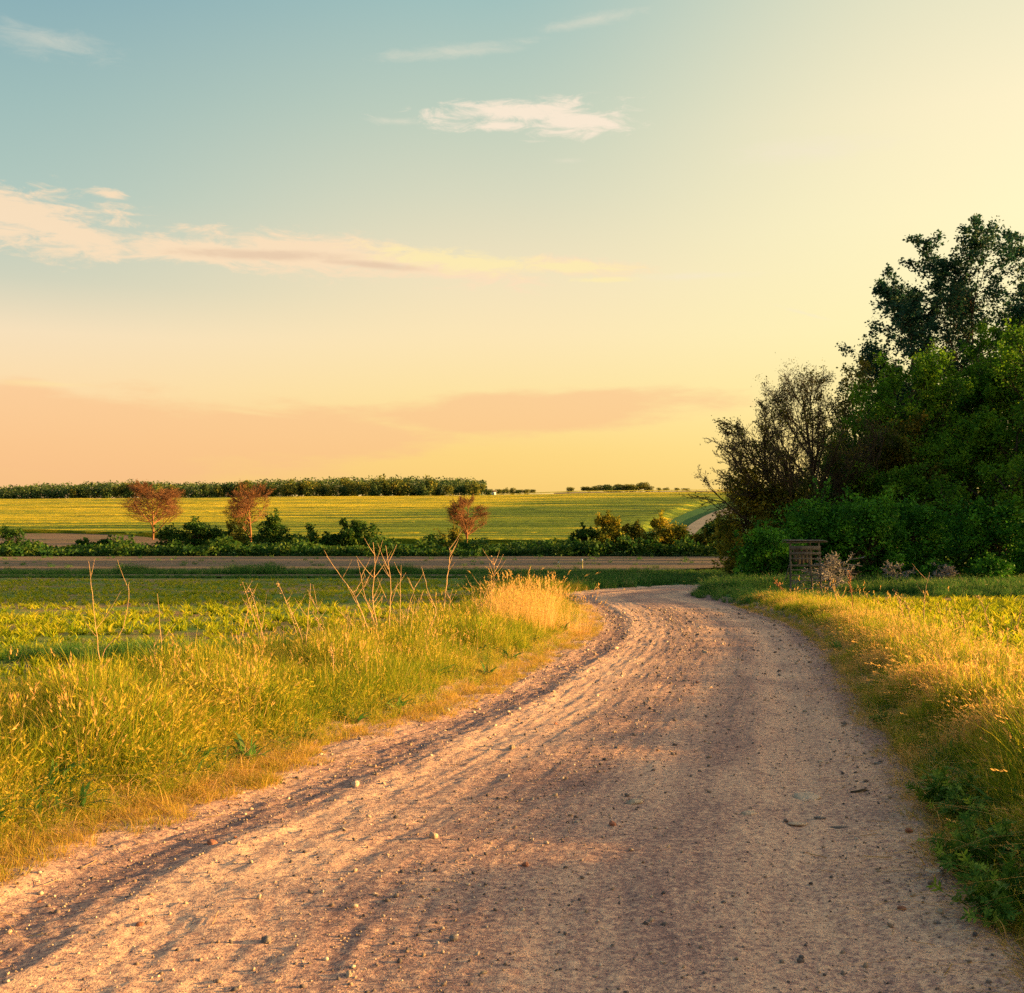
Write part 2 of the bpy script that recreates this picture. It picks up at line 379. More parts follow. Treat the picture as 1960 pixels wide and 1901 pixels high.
def plain(name, col, rough=0.8, spec=0.2):
    m, N = material(name)
    o = N.n('ShaderNodeTexCoord').outputs['Object']; n = N.noise(o, 8, 4)
    finish(N, N.mix(N.m('MULTIPLY', n, 0.5), col, tuple(c * 0.55 for c in col)), rough, bump=n, bstr=0.2, spec=spec); return m
M['white'] = plain('white_paint', (0.78, 0.76, 0.72))
M['darkwood'] = plain('dark_paint', (0.03, 0.03, 0.03))
M['tile'] = plain('roof_tile', (0.28, 0.12, 0.08))
M['fluff'] = plain('seed_fluff', (0.75, 0.70, 0.62))

def stone_mat(name, a, b):
    m, N = material(name)
    o = N.n('ShaderNodeTexCoord').outputs['Object']
    n = N.noise(o, 2.2, 6, 0.65); r = N.n('ShaderNodeObjectInfo').outputs['Random']
    c = N.mix(N.m('MULTIPLY', r, 0.6), N.ramp(n, [(0.3, a), (0.7, b)]), tuple(x * 0.5 for x in a))
    finish(N, c, 0.85, bump=n, bstr=0.5, bdist=0.3); return m
M['stone'] = stone_mat('pale_stone', (0.34, 0.25, 0.18), (0.56, 0.43, 0.31))
M['greystone'] = stone_mat('blue_grey_stone', (0.16, 0.135, 0.13), (0.30, 0.25, 0.23))
M['redstone'] = stone_mat('brick_red_stone', (0.34, 0.13, 0.08), (0.46, 0.20, 0.13))
M['flint'] = stone_mat('pale_flat_fragment', (0.66, 0.45, 0.31), (0.84, 0.60, 0.42))
def pebble_mat():
    m, N = material('gravel_stone')
    r = N.n('ShaderNodeObjectInfo').outputs['Random']
    c = N.ramp(r, [(0.0, (0.075, 0.065, 0.07)), (0.3, (0.13, 0.10, 0.09)), (0.55, (0.24, 0.165, 0.12)), (0.8, (0.40, 0.29, 0.20)), (1.0, (0.55, 0.43, 0.32))])
    finish(N, c, 0.85); return m
M['pebble'] = pebble_mat()

def road_mat():
    m, N = material('dirt_road_surface')
    uvn = N.n('ShaderNodeUVMap').outputs[0]; sp = N.n('ShaderNodeSeparateXYZ', ins={0: uvn})
    s, t = sp.outputs[0], sp.outputs[1]                     # s across 0..1, t metres along
    P = N.n('ShaderNodeTexCoord').outputs['Object']
    along = N.n('ShaderNodeCombineXYZ', ins={0: N.m('MULTIPLY', s, 4.4), 1: N.m('MULTIPLY', t, 0.13), 2: 0.0}).outputs[0]
    sw = N.m('ADD', s, N.m('MULTIPLY', N.m('SUBTRACT', N.noise(along, 0.9, 3), 0.5), 0.16))
    # compacted wheel tracks are pale and dusty, loose gravel between them is darker
    bands = N.ramp(sw, [(0.0, 0.9), (0.05, 0.75), (0.11, 0.40), (0.15, 0.36), (0.22, 0.82), (0.34, 0.75), (0.43, 0.50), (0.50, 0.48), (0.60, 0.66), (0.70, 0.52), (0.80, 0.80), (0.92, 0.72), (1.0, 0.25)], 'EASE')
    streak = N.noise(along, 5.5, 7, 0.68)
    blot = N.noise(P, 0.7, 5, 0.6, 0.4)
    fine = N.noise(P, 26, 5, 0.75)
    grit = N.noise(P, 85, 3, 0.8)
    f = N.m('ADD', N.m('MULTIPLY', bands, 0.50), N.m('ADD', N.m('MULTIPLY', streak, 0.42), N.m('MULTIPLY', blot, 0.5)))
    f = N.m('ADD', f, N.m('MULTIPLY', N.m('SUBTRACT', fine, 0.5), 1.5))
    f = N.m('SUBTRACT', f, 0.26)
    c = N.ramp(f, [(0.18, (0.19, 0.105, 0.095)), (0.42, (0.36, 0.205, 0.165)), (0.60, (0.58, 0.35, 0.24)), (0.85, (0.80, 0.50, 0.32))])
    sp2 = N.smooth(N.m('ADD', grit, N.m('MULTIPLY', N.m('SUBTRACT', 0.5, f), 0.10)), 0.54, 0.61)
    c = N.mix(N.m('MULTIPLY', sp2, 0.85), c, (0.085, 0.070, 0.082))
    sp3 = N.smooth(N.noise(P, 60, 2, 0.7), 0.64, 0.72)
    c = N.mix(N.m('MULTIPLY', sp3, 0.5), c, (0.70, 0.54, 0.38))
    h = N.m('ADD', N.m('ADD', N.m('MULTIPLY', fine, 0.5), N.m('MULTIPLY', grit, 0.22)), N.m('MULTIPLY', streak, 0.5))
    finish(N, c, 0.95, bump=h, bstr=0.9, bdist=0.022, spec=0.1)
    return m
M['road'] = road_mat()

def soil_mat(name, a, b, rows=None, green=None, gamt=0.5, gscale=0.3):
    m, N = material(name)
    P = N.n('ShaderNodeTexCoord').outputs['Object']
    n = N.noise(N.scale(P, (0.5, 1.4, 1)), 0.12, 6, 0.65)
    f = N.noise(P, 3.0, 6, 0.75)
    st = N.noise(N.scale(P, (0.05, 1.0, 1)), 0.5, 6, 0.75)
    c = N.ramp(N.m('ADD', N.m('MULTIPLY', n, 0.5), N.m('ADD', N.m('MULTIPLY', st, 0.45), N.m('MULTIPLY', f, 0.2))), [(0.44, a), (0.70, b)])
    if green is not None:
        g = N.smooth(N.m('ADD', N.noise(P, gscale, 5, 0.7), N.m('MULTIPLY', N.noise(P, 9.0, 3, 0.7), 0.35)), 0.72 - gamt * 0.3, 0.95 - gamt * 0.3)
        c = N.mix(g, c, green)
    finish(N, c, 0.95, bump=N.m('ADD', f, N.m('MULTIPLY', N.noise(P, 14, 4), 0.4)), bstr=0.7, bdist=0.06, spec=0.1)
    return m
M['soil'] = soil_mat('bare_soil', (0.11, 0.072, 0.048), (0.22, 0.145, 0.095), green=(0.09, 0.11, 0.03), gamt=0.15)
M['cropsoil'] = soil_mat('sown_soil', (0.20, 0.115, 0.055), (0.34, 0.20, 0.095), green=(0.10, 0.17, 0.02), gamt=0.6)
M['ground'] = soil_mat('grassy_ground', (0.035, 0.075, 0.018), (0.09, 0.12, 0.03), green=(0.03, 0.10, 0.02), gamt=0.9)
M['vergesoil'] = soil_mat('verge_soil', (0.13, 0.10, 0.045), (0.26, 0.18, 0.08), green=(0.09, 0.12, 0.02), gamt=0.8)
M['track'] = soil_mat('far_track', (0.13, 0.12, 0.10), (0.26, 0.225, 0.19))
def wheat_mat():
    m, N = material('standing_crop')
    P = N.n('ShaderNodeTexCoord').outputs['Object']
    big = N.noise(N.scale(P, (0.006, 0.03, 1)), 1.0, 4, 0.6, 0.3)
    row = N.noise(N.scale(P, (0.010, 0.34, 1)), 1.0, 5, 0.7, 0.2)  # stripes of crop tone, long cast shadows painted in as green bands
    tram = N.noise(N.scale(P, (0.004, 0.085, 1)), 1.0, 2, 0.5)
    fine = N.noise(N.scale(P, (0.6, 1.6, 1)), 1.2, 4, 0.8)
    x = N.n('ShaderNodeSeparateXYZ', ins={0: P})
    lit_yellow = N.m('SUBTRACT', 1.0, N.smooth(N.m('ADD', x.outputs[0], N.m('MULTIPLY', N.m('SUBTRACT', x.outputs[1], 200.0), -0.75)), -95.0, -35.0))  # sunlight painted as yellow over the left and far crop
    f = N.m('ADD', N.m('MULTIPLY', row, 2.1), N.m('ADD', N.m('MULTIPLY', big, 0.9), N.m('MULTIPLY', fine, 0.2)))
    f = N.m('ADD', N.m('SUBTRACT', f, 1.20), N.m('MULTIPLY', lit_yellow, 0.30))
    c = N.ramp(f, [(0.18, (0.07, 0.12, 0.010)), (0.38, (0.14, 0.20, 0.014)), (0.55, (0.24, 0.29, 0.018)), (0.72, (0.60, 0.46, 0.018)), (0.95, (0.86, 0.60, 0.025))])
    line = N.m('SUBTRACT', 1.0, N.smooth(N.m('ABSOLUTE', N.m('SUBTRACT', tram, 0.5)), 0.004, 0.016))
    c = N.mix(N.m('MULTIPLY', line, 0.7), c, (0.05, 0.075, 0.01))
    finish(N, c, 0.8, bump=N.m('ADD', row, fine), bstr=0.9, bdist=0.35, spec=0.1, trans=0.25)
    return m
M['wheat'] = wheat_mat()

# ------------------------------------------------------------------ land
def grid_faces(nr, nc):
    i = np.arange(nr * nc).reshape(nr, nc)
    return np.stack([i[:-1, :-1], i[:-1, 1:], i[1:, 1:], i[1:, :-1]], -1).reshape(-1, 4)

def build_ground():
    ys = np.concatenate([np.arange(-60, -8, 3), np.arange(-8, 30, 0.25), np.arange(30, 62, 0.6), np.arange(62, 180, 2.5), np.geomspace(180, 7000, 60)])
    q = np.linspace(-1, 1, 181); q = np.sign(q) * (0.35 * np.abs(q) + 0.65 * np.abs(q) ** 2.2)
    Y = np.repeat(ys[:, None], len(q), 1); X = q[None] * (26 + np.maximum(Y, 0) * 1.0)
    e, _ = edge_dist(X, Y)
    Z = H(X, Y) - 0.012 - 0.0016 * np.maximum(Y, 0) - 0.10 * sstep(-e, 0.0, 0.35)
    me = mesh('ground', np.stack([X, Y, Z], -1).reshape(-1, 3), grid_faces(*X.shape), M['ground'], smooth=True)
    tag(obj('ground', me), kind='structure', label='grassy ground of the valley under fields and verges')
build_ground()

def sheet(name, ys, uL, uR, mat, label, dz=0.02, nx=120, world=False, skirt=0):
    """a strip of land from row to row; uL and uR give the ends as functions of Y (metres)"""
    ys = np.asarray(ys, float)
    t = np.linspace(0, 1, nx)[None]
    XL = np.array([uL(y) for y in ys])[:, None]; XR = np.array([uR(y) for y in ys])[:, None]
    X = XL + (XR - XL) * t; Y = np.repeat(ys[:, None], nx, 1)
    Z = H(X, Y) + dz
    me = mesh(name, np.stack([X, Y, Z], -1).reshape(-1, 3), grid_faces(*X.shape), mat, smooth=True)
    return tag(obj(name, me), kind='structure', label=label)

def edgeX(side):
    E = LEs if side < 0 else REs
    k = slice(0, 330)
    o = np.argsort(E[k][:, 1]); return lambda y: float(np.interp(y, E[k][:, 1][o], E[k][:, 0][o]))
XLf, XRf = edgeX(-1), edgeX(1)
def vergeL(y): return np.interp(y, [-20, 0, 6, 9, 14, 20, 30, 40], [3.5, 3.4, 3.4, 3.9, 3.4, 2.7, 2.2, 3.2])    # width of the left verge
def vergeR(y): return np.interp(y, [-20, 0, 6, 12, 20, 30], [3, 3, 2.3, 1.8, 1.6, 1.6])

sheet('left_crop_field', np.concatenate([np.arange(-12, 30, 0.4), np.arange(30, 59, 0.8)]), lambda y: -90, lambda y: min(XLf(min(y, 38)) - vergeL(y) * 0.8, 3.0), M['cropsoil'], 'sown field with young green shoots left of the road', 0.012, 160)
sheet('right_crop_field', np.arange(-12, 36, 0.4), lambda y: XRf(y) + vergeR(y) * 0.8, lambda y: 60, M['cropsoil'], 'sown field with rows of young shoots right of the road', 0.012, 120)
sheet('brown_field', np.arange(71, 122, 1.5), lambda y: -130, lambda y: np.interp(y, [71, 85, 100, 121], [4, 17, 22, 23.5]), M['soil'], 'bare ploughed brown field between two green strips', 0.03, 140)
sheet('footpath', np.arange(63.4, 66.2, 0.4), lambda y: -110, lambda y: 6, M['soil'], 'narrow pale path between two strips of grass', 0.03, 120)
sheet('far_left_brown_field', np.arange(142, 186, 2), lambda y: -200, lambda y: np.interp(y, [140, 165, 185], [-30, -50, -68]), M['soil'], 'strip of bare soil at the foot of the yellow field', 0.05, 100)

FU = [-700, 0, 250, 500, 900, 1090, 1250]; FV = [1012, 1018, 1024, 1033, 1039, 1041, 1043]
FRONT = np.array([ground(u, v) for u, v in zip(FU, FV)])
def build_crop():
    # front edge in world coordinates, back edge at the crest
    us = np.linspace(-700, 1600, 300)
    rows = []
    fy = np.interp(us, FU, FRONT[:, 1])
    T = np.linspace(0, 1, 150) ** 1.25
    Y = fy[None] + (420 - fy[None]) * T[:, None]
    uR = np.interp(Y, [150, 195, 290, 340, 420], [1120, 1255, 1345, 1420, 1700])
    U = -700 + (us[None] + 700) / 2300.0 * (uR + 700)
    fr = (us + 700) / 2300.0
    Y = np.interp(-700 + fr * 1950, FU, FRONT[:, 1])[None] * (1 - T[:, None]) + 420 * T[:, None]
    X = (U - U0) / F * Y
    Z = H(X, Y) + 0.55 + 0.14 * fbm(X / 9, Y / 2.2, 11, 4) + 0.35 * fbm(X / 60, Y / 14, 12, 3)
    Z = Z + 0.05 * (rng.random(Z.shape) - 0.5)
    tramY = np.abs(((Y + 6 * fbm(X / 120, Y / 120, 5, 2)) % 17.0) - 8.5)
    Z = Z - 0.3 * (tramY < 0.7)
    Z = Z - 0.9 * sstep(np.arange(300)[None] * 1.0 * np.ones_like(X), 294, 299)
    g = Geo()
    g.add(np.stack([X, Y, Z], -1).reshape(-1, 3), grid_faces(*X.shape))
    # the standing edge of the crop, front and right
    for ex, ey, ez in ((X[0], Y[0], Z[0]),):
        n = len(ex)
        lo = np.stack([ex + 0, ey, H(ex, ey) - 0.5], -1); hi = np.stack([ex, ey, ez], -1)
        V = np.stack([lo, hi], 0).reshape(-1, 3)
        g.add(V, grid_faces(2, n))
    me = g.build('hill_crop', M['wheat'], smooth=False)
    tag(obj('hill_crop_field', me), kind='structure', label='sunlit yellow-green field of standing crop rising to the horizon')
build_crop()
sheet('crest_brown_field', np.arange(425, 520, 8), lambda y: ux(1060, y), lambda y: ux(1900, y), M['soil'], 'thin brown field on the crest right of centre', 0.5, 60)
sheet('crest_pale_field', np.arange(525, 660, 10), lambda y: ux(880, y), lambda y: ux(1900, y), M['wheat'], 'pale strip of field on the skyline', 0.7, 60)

def strip(name, L, Rr, mat, label, dz=0.03, m=10, nx=8):
    L = catmull(np.array(L, float), m); Rr = catmull(np.array(Rr, float), m)
    t = np.linspace(0, 1, nx)[None, :, None]
    P = L[:, None] + (Rr - L)[:, None] * t
    X, Y = P[..., 0], P[..., 1]
    me = mesh(name, np.stack([X, Y, H(X, Y) + dz], -1).reshape(-1, 3), grid_faces(*X.shape), mat, smooth=True)
    return tag(obj(name, me), kind='structure', label=label)
tl = [ground(u, v) for u, v in [(1296, 1030), (1312, 1013), (1332, 998), (1364, 982), (1400, 972)]]
tr = [ground(u, v) for u, v in [(1322, 1032), (1336, 1017), (1352, 1004), (1384, 988), (1420, 978)]]
strip('far_track', tl, tr, M['track'], 'pale rutted track climbing beside the hill crop', 0.10)

def build_road():
    n = len(CEN)
    i0 = 60
    # stations spaced by distance from the camera
    d = np.hypot(CEN[:, 0], CEN[:, 1] - 0)
    step = np.clip(0.0065 * np.maximum(CEN[:, 1], 2.5), 0.018, 0.3); seglen = np.linalg.norm(np.gradient(CEN, axis=0), axis=1)
    arc = np.concatenate([[0], np.cumsum(np.linalg.norm(np.diff(CEN, axis=0), axis=1))])
    dens = np.concatenate([[0], np.cumsum((seglen / step)[1:])])
    i_start = np.argmax(CEN[:, 1] > 2.2)
    dens_f = np.interp(np.arange(n), np.arange(n), dens)
    ks = np.arange(dens[i_start], dens[-1], 1.0)
    fi = np.interp(ks, dens, np.arange(n))
    back = np.linspace(0, fi[0], 60, endpoint=False)
    fi = np.concatenate([back, fi])
    ar = np.interp(fi, np.arange(n), arc)
    ip = lambda A: np.stack([np.interp(fi, np.arange(n), A[:, 0]), np.interp(fi, np.arange(n), A[:, 1])], -1)
    L, Q = ip(LEs), ip(REs)
    s = np.linspace(-0.14, 1.14, 270)
    P = L[:, None] + (Q - L)[:, None] * s[None, :, None]
    X, Y = P[..., 0], P[..., 1]
    A = np.repeat(ar[:, None], len(s), 1); Sg = np.repeat(s[None], len(fi), 0)
    w = 0.025 * fbm(A / 3.5, Sg * 3, 21, 3) * 2
    sw = Sg + w
    Z = H(X, Y, bank=False) + 0.0
    def rut(c, wd, dp): return -dp * np.exp(-((sw - c) / wd) ** 2)
    amp = 0.6 + 0.9 * vnoise(A / 2.6, Sg * 2, 30)
    Z += (rut(0.13, 0.06, 0.016) + rut(0.28, 0.05, 0.008) + rut(0.37, 0.03, 0.006) + rut(0.66, 0.05, 0.012) + rut(0.83, 0.05, 0.025)) * amp
    Z += 0.008 * np.exp(-((sw - 0.055) / 0.03) ** 2) * amp + 0.006 * np.exp(-((sw - 0.2) / 0.03) ** 2) * amp + 0.03 * np.exp(-((sw - 0.99) / 0.04) ** 2)
    Z += 0.018 * fbm(X / 1.1, Y / 1.1, 22, 4, 0.6) + (0.008 + 0.020 * sstep(0.35 - Sg, -0.1, 0.2)) * fbm(X * 4.5, Y * 4.5, 24, 4, 0.65) + (0.012 + 0.012 * sstep(0.35 - Sg, -0.1, 0.2)) * fbm(X * 15, Y * 15, 26, 4, 0.7)
    Z += 0.018 * fbm(A * 1.2, Sg * 60, 27, 3, 0.6)
    # tread marks of a tractor in the soft left rut
    tm = np.exp(-((sw - 0.14) / 0.05) ** 2) * sstep(Y, 8.0, 9.0) * (1 - sstep(Y, 17, 19))
    Z += 0.020 * tm * np.sign(np.sin(A * 2 * np.pi / 0.16 + Sg * 26)) * vnoise(A / 0.8, Sg * 8, 33)
    # past its edges the road runs out under the grass
    Zb = H(X, Y) + 0.018 * fbm(X * 9, Y * 9, 29, 3, 0.7) - 0.03 * sstep(np.maximum(-Sg, Sg - 1), 0.10, 0.14)
    w_ = sstep(np.maximum(-Sg, Sg - 1), -0.03, 0.04)
    Z = Z * (1 - w_) + Zb * w_ + 0.008
    me = mesh('dirt_road', np.stack([X, Y, Z], -1).reshape(-1, 3), grid_faces(*X.shape), M['road'], uv=np.stack([Sg, A], -1).reshape(-1, 2), smooth=True)
    tag(obj('dirt_road', me), kind='structure', label='rutted sandy dirt road curving away to the right')
    return X, Y, Z
RX, RY, RZ = build_road()
def road_z(x, y):
    i = np.argmin((RX - x) ** 2 + (RY - y) ** 2); return float(RZ.ravel()[i])

# ------------------------------------------------------------------ scattering of stuff that nobody could count
def scatter(name, pts, rz, sc, variants, mat_label, tilt=0.12, z=None, seed=0):
    """one object: a cloud of points whose tufts are instanced by geometry nodes"""
    r = np.random.default_rng(seed + 99)
    pts = np.asarray(pts, float); n = len(pts)
    me = bpy.data.meshes.new(name); me.vertices.add(n); me.vertices.foreach_set('co', pts.astype(np.float32).ravel())
    a = me.attributes.new('rot', 'FLOAT_VECTOR', 'POINT')
    rv = np.stack([r.normal(0, tilt, n), r.normal(0, tilt, n), rz], -1).astype(np.float32); a.data.foreach_set('vector', rv.ravel())
    b = me.attributes.new('size', 'FLOAT', 'POINT'); b.data.foreach_set('value', np.asarray(sc, np.float32))
    k = me.attributes.new('pick', 'INT', 'POINT'); k.data.foreach_set('value', r.integers(0, len(variants), n).astype(np.int32))
    coll = bpy.data.collections.new(name + '_kinds')
    for i, v in enumerate(variants):
        o = bpy.data.objects.new('%s_kind.%03d' % (name, i), v); coll.objects.link(o)
    o = obj(name, me)
    g = bpy.data.node_groups.new(name, 'GeometryNodeTree')
    g.interface.new_socket('Geometry', in_out='INPUT', socket_type='NodeSocketGeometry'); g.interface.new_socket('Geometry', in_out='OUTPUT', socket_type='NodeSocketGeometry')
    nn = g.nodes; L = g.links
    gi = nn.new('NodeGroupInput'); go = nn.new('NodeGroupOutput'); ip = nn.new('GeometryNodeInstanceOnPoints'); ci = nn.new('GeometryNodeCollectionInfo')
    ci.inputs['Collection'].default_value = coll; ci.inputs['Separate Children'].default_value = True; ci.inputs['Reset Children'].default_value = True
    def attr(nm, ty):
        q = nn.new('GeometryNodeInputNamedAttribute'); q.data_type = ty; q.inputs['Name'].default_value = nm; return q.outputs['Attribute']
    e2r = nn.new('FunctionNodeEulerToRotation')
    L.new(attr('rot', 'FLOAT_VECTOR'), e2r.inputs[0])
    L.new(gi.outputs[0], ip.inputs['Points']); L.new(ci.outputs[0], ip.inputs['Instance']); ip.inputs['Pick Instance'].default_value = True
    L.new(attr('pick', 'INT'), ip.inputs['Instance Index']); L.new(e2r.outputs[0], ip.inputs['Rotation'])
    L.new(attr('size', 'FLOAT'), ip.inputs['Scale']); L.new(ip.outputs[0], go.inputs[0])
    md = o.modifiers.new('scatter', 'NODES'); md.node_group = g
    return tag(o, kind='stuff', label=mat_label)

def blades(r, n, rad, h, hv, w, lean, ears=0.0, seg=4, straw=0.2, mat=None, droop=0.0, earlen=0.28, name='tuft', spread=1.0):
    """a tuft of n curved blades; a share of them carries an ear"""
    th = r.random(n) * 2 * np.pi; rr = rad * np.sqrt(r.random(n))
    B = np.stack([np.cos(th) * rr, np.sin(th) * rr, np.zeros(n) - 0.01], -1)
    az = th * spread + r.normal(0, 0.9, n); hh = h * np.clip(1 + hv * r.normal(0, 1, n), 0.3, 2.0)
    ln = np.abs(r.normal(lean, lean * 0.6, n)) ; dr = droop * (0.5 + r.random(n))
    t = np.linspace(0, 1, seg + 1)
    d = np.stack([np.cos(az), np.sin(az), 0 * az], -1)
    out = hh[:, None] * (ln[:, None] * t[None] ** 1.7); up = hh[:, None] * (t[None] - (0.25 * ln[:, None] + dr[:, None]) * t[None] ** 3)
    C = B[:, None] + d[:, None] * out[..., None] + np.array([0, 0, 1.0]) * up[..., None]
    fa = r.random(n) * np.pi; sdv = np.stack([np.cos(fa), np.sin(fa), 0 * fa], -1)
    isear = r.random(n) < ears
    wt = w * (1 - t ** 1.6 * 0.93)[None] * np.ones((n, 1)) * (0.6 + 0.8 * r.random(n))[:, None]
    wt = np.where(isear[:, None], wt * 0.45, wt)
    Va = C - sdv[:, None] * wt[..., None] / 2; Vb = C + sdv[:, None] * wt[..., None] / 2
    V = np.stack([Va, Vb], 2).reshape(-1, 3)
    idx = np.arange(n * (seg + 1) * 2).reshape(n, seg + 1, 2)
    Fc = np.stack([idx[:, :-1, 0], idx[:, :-1, 1], idx[:, 1:, 1], idx[:, 1:, 0]], -1).reshape(-1, 4)
    rx = np.where(r.random(n) < straw, 0.8 + 0.2 * r.random(n), 0.68 * r.random(n)); rx = np.where(isear, 0.85, rx)
    uv = np.stack([np.broadcast_to(rx[:, None, None], (n, seg + 1, 2)), np.broadcast_to(t[None, :, None], (n, seg + 1, 2))], -1).reshape(-1, 2)
    g = Geo(); g.add(V, Fc, uv)
    ei = np.where(isear)[0]
    for i in ei:
        tip = C[i, -1]; dirn = C[i, -1] - C[i, -2]; dirn /= np.linalg.norm(dirn) + 1e-9
        L = h * earlen * (0.7 + 0.6 * r.random()); k = 7
        s = np.sort(r.random(k)); side = r.normal(0, 1, (k, 3)); side -= (side @ dirn)[:, None] * dirn; side /= np.linalg.norm(side, axis=1)[:, None]
        base = tip + dirn * (s * L)[:, None] - dirn * L * 0.15
        end = base + dirn * L * 0.36 + side * L * 0.16
        wd = np.cross(side, dirn) * w * 0.5
        V = np.stack([base - wd * 0.3, base + side * L * 0.05 + wd, end, base + dirn * L * 0.1 - wd], 1).reshape(-1, 3)
        g.add(V, np.arange(k * 4).reshape(k, 4), np.tile([[0.86, 0.9]], (k * 4, 1)))
    return g.build(name, mat)

def on_ground(X, Y, dz=0.0): return np.stack([X, Y, H(X, Y) + dz], -1)

def verge_points(side, n, e0, e1, y0, y1, r, yp=1.0, wobble=0.35):
    """points beside the road, e0..e1 metres out from its edge"""
    arc_i = np.where((CEN[:, 1] >= y0) & (CEN[:, 1] <= y1))[0]
    seg = np.linalg.norm(np.gradient(CEN, axis=0), axis=1)[arc_i]
    wgt = seg / np.maximum(np.hypot(CEN[arc_i, 0], CEN[arc_i, 1]), 3) ** yp; wgt /= wgt.sum()
    i = r.choice(arc_i, n, p=wgt); t = TAN[i]; nrm = np.stack([-t[:, 1], t[:, 0]], -1) * (1 if side < 0 else -1)
    E = (LEs if side < 0 else REs)[i] + t * r.normal(0, 0.3, (n, 1))
    e = e0 + (e1 - e0) * r.random(n)
    P = E + nrm * e[:, None]
    wob = wobble * (fbm(P[:, 0] * 1.1, P[:, 1] * 1.1, 41, 3) + 0.0)
    ed, _ = edge_dist(P[:, 0], P[:, 1])
    k = ed > e0 + wob
    return P[k], ed[k]

r1 = np.random.default_rng(11)
V_green = [blades(r1, 36, 0.08, 0.27, 0.35, 0.0062, 0.45, 0.03, 4, 0.10, M['verge'], 0.08, name='green_tuft') for _ in range(5)]
V_mixed = [blades(r1, 32, 0.08, 0.27, 0.35, 0.0055, 0.45, 0.10, 4, 0.35, M['verge'], 0.12, name='mixed_tuft') for _ in range(5)]
V_dry = [blades(r1, 9, 0.06, 0.42, 0.30, 0.0032, 0.30, 0.5, 4, 0.7, M['dry'], 0.08, 0.16, name='dry_tuft') for _ in range(4)]
V_short = [blades(r1, 40, 0.08, 0.10, 0.4, 0.0045, 0.8, 0.0, 3, 0.4, M['short'], 0.1, name='short_tuft') for _ in range(4)]
V_barley = [blades(r1, 34, 0.10, 0.24, 0.35, 0.0046, 0.5, 0.5, 4, 0.35, M['dry'], 0.2, 0.22, name='barley_tuft') for _ in range(5)]
V_lush = [blades(r1, 40, 0.12, 0.42, 0.3, 0.011, 0.4, 0.06, 4, 0.05, M['lush'], 0.1, name='lush_tuft') for _ in range(4)]
V_lushbig = [blades(r1, 60, 0.45, 0.55, 0.3, 0.035, 0.4, 0.05, 3, 0.05, M['lush'], 0.1, name='lush_patch') for _ in range(4)]
V_plume = [blades(r1, 44, 0.12, 0.80, 0.25, 0.0045, 0.28, 0.35, 5, 0.9, M['dry'], 0.03, 0.16, name='plume_tuft') for _ in range(3)]
V_sprout = [blades(r1, 10, 0.03, 0.18, 0.25, 0.024, 0.7, 0.0, 4, 0.05, M['sprout'], 0.25, name='maize_sprout') for _ in range(5)]

V_broad = [blades(r1, 12, 0.04, 0.15, 0.3, 0.034, 0.9, 0.0, 4, 0.0, M['lush'], 0.2, name='broad_leaf') for _ in range(4)]
V_thatch = [blades(r1, 22, 0.12, 0.16, 0.4, 0.004, 2.2, 0.0, 4, 0.9, M['dry'], 0.5, name='thatch') for _ in range(3)]
def do_litter():
    r = np.random.default_rng(93); g = []
    for k in range(4):
        t = np.linspace(-0.5, 0.5, 5); P = np.stack([t * 0.16, 0.008 * np.sin(t * (3 + k)), 0.006 + 0.01 * t ** 2], -1); V, Fc, uv = tubes(P[None], np.full((1, 5), 0.0022), 4); g.append(mesh('straw', V, Fc, M['stalk'] if k % 2 else M['dry'], uv))
    n = 520; i = r.integers(20, RX.shape[0] - 5, n); sg = np.where(r.random(n) < 0.55, r.random(n) * 0.12, np.where(r.random(n) < 0.6, 1 - 0.14 * r.random(n), r.random(n))); j = ((sg + 0.14) / 1.28 * 269).astype(int)
    P = np.stack([RX[i, j], RY[i, j], RZ[i, j] + 0.004], -1)
    scatter('straw_litter', P, r.random(n) * 6.28, 0.3 + 0.6 * r.random(n), g, 'bits of straw and twig lying on the road and its edges', 0.05, seed=41)
do_litter()
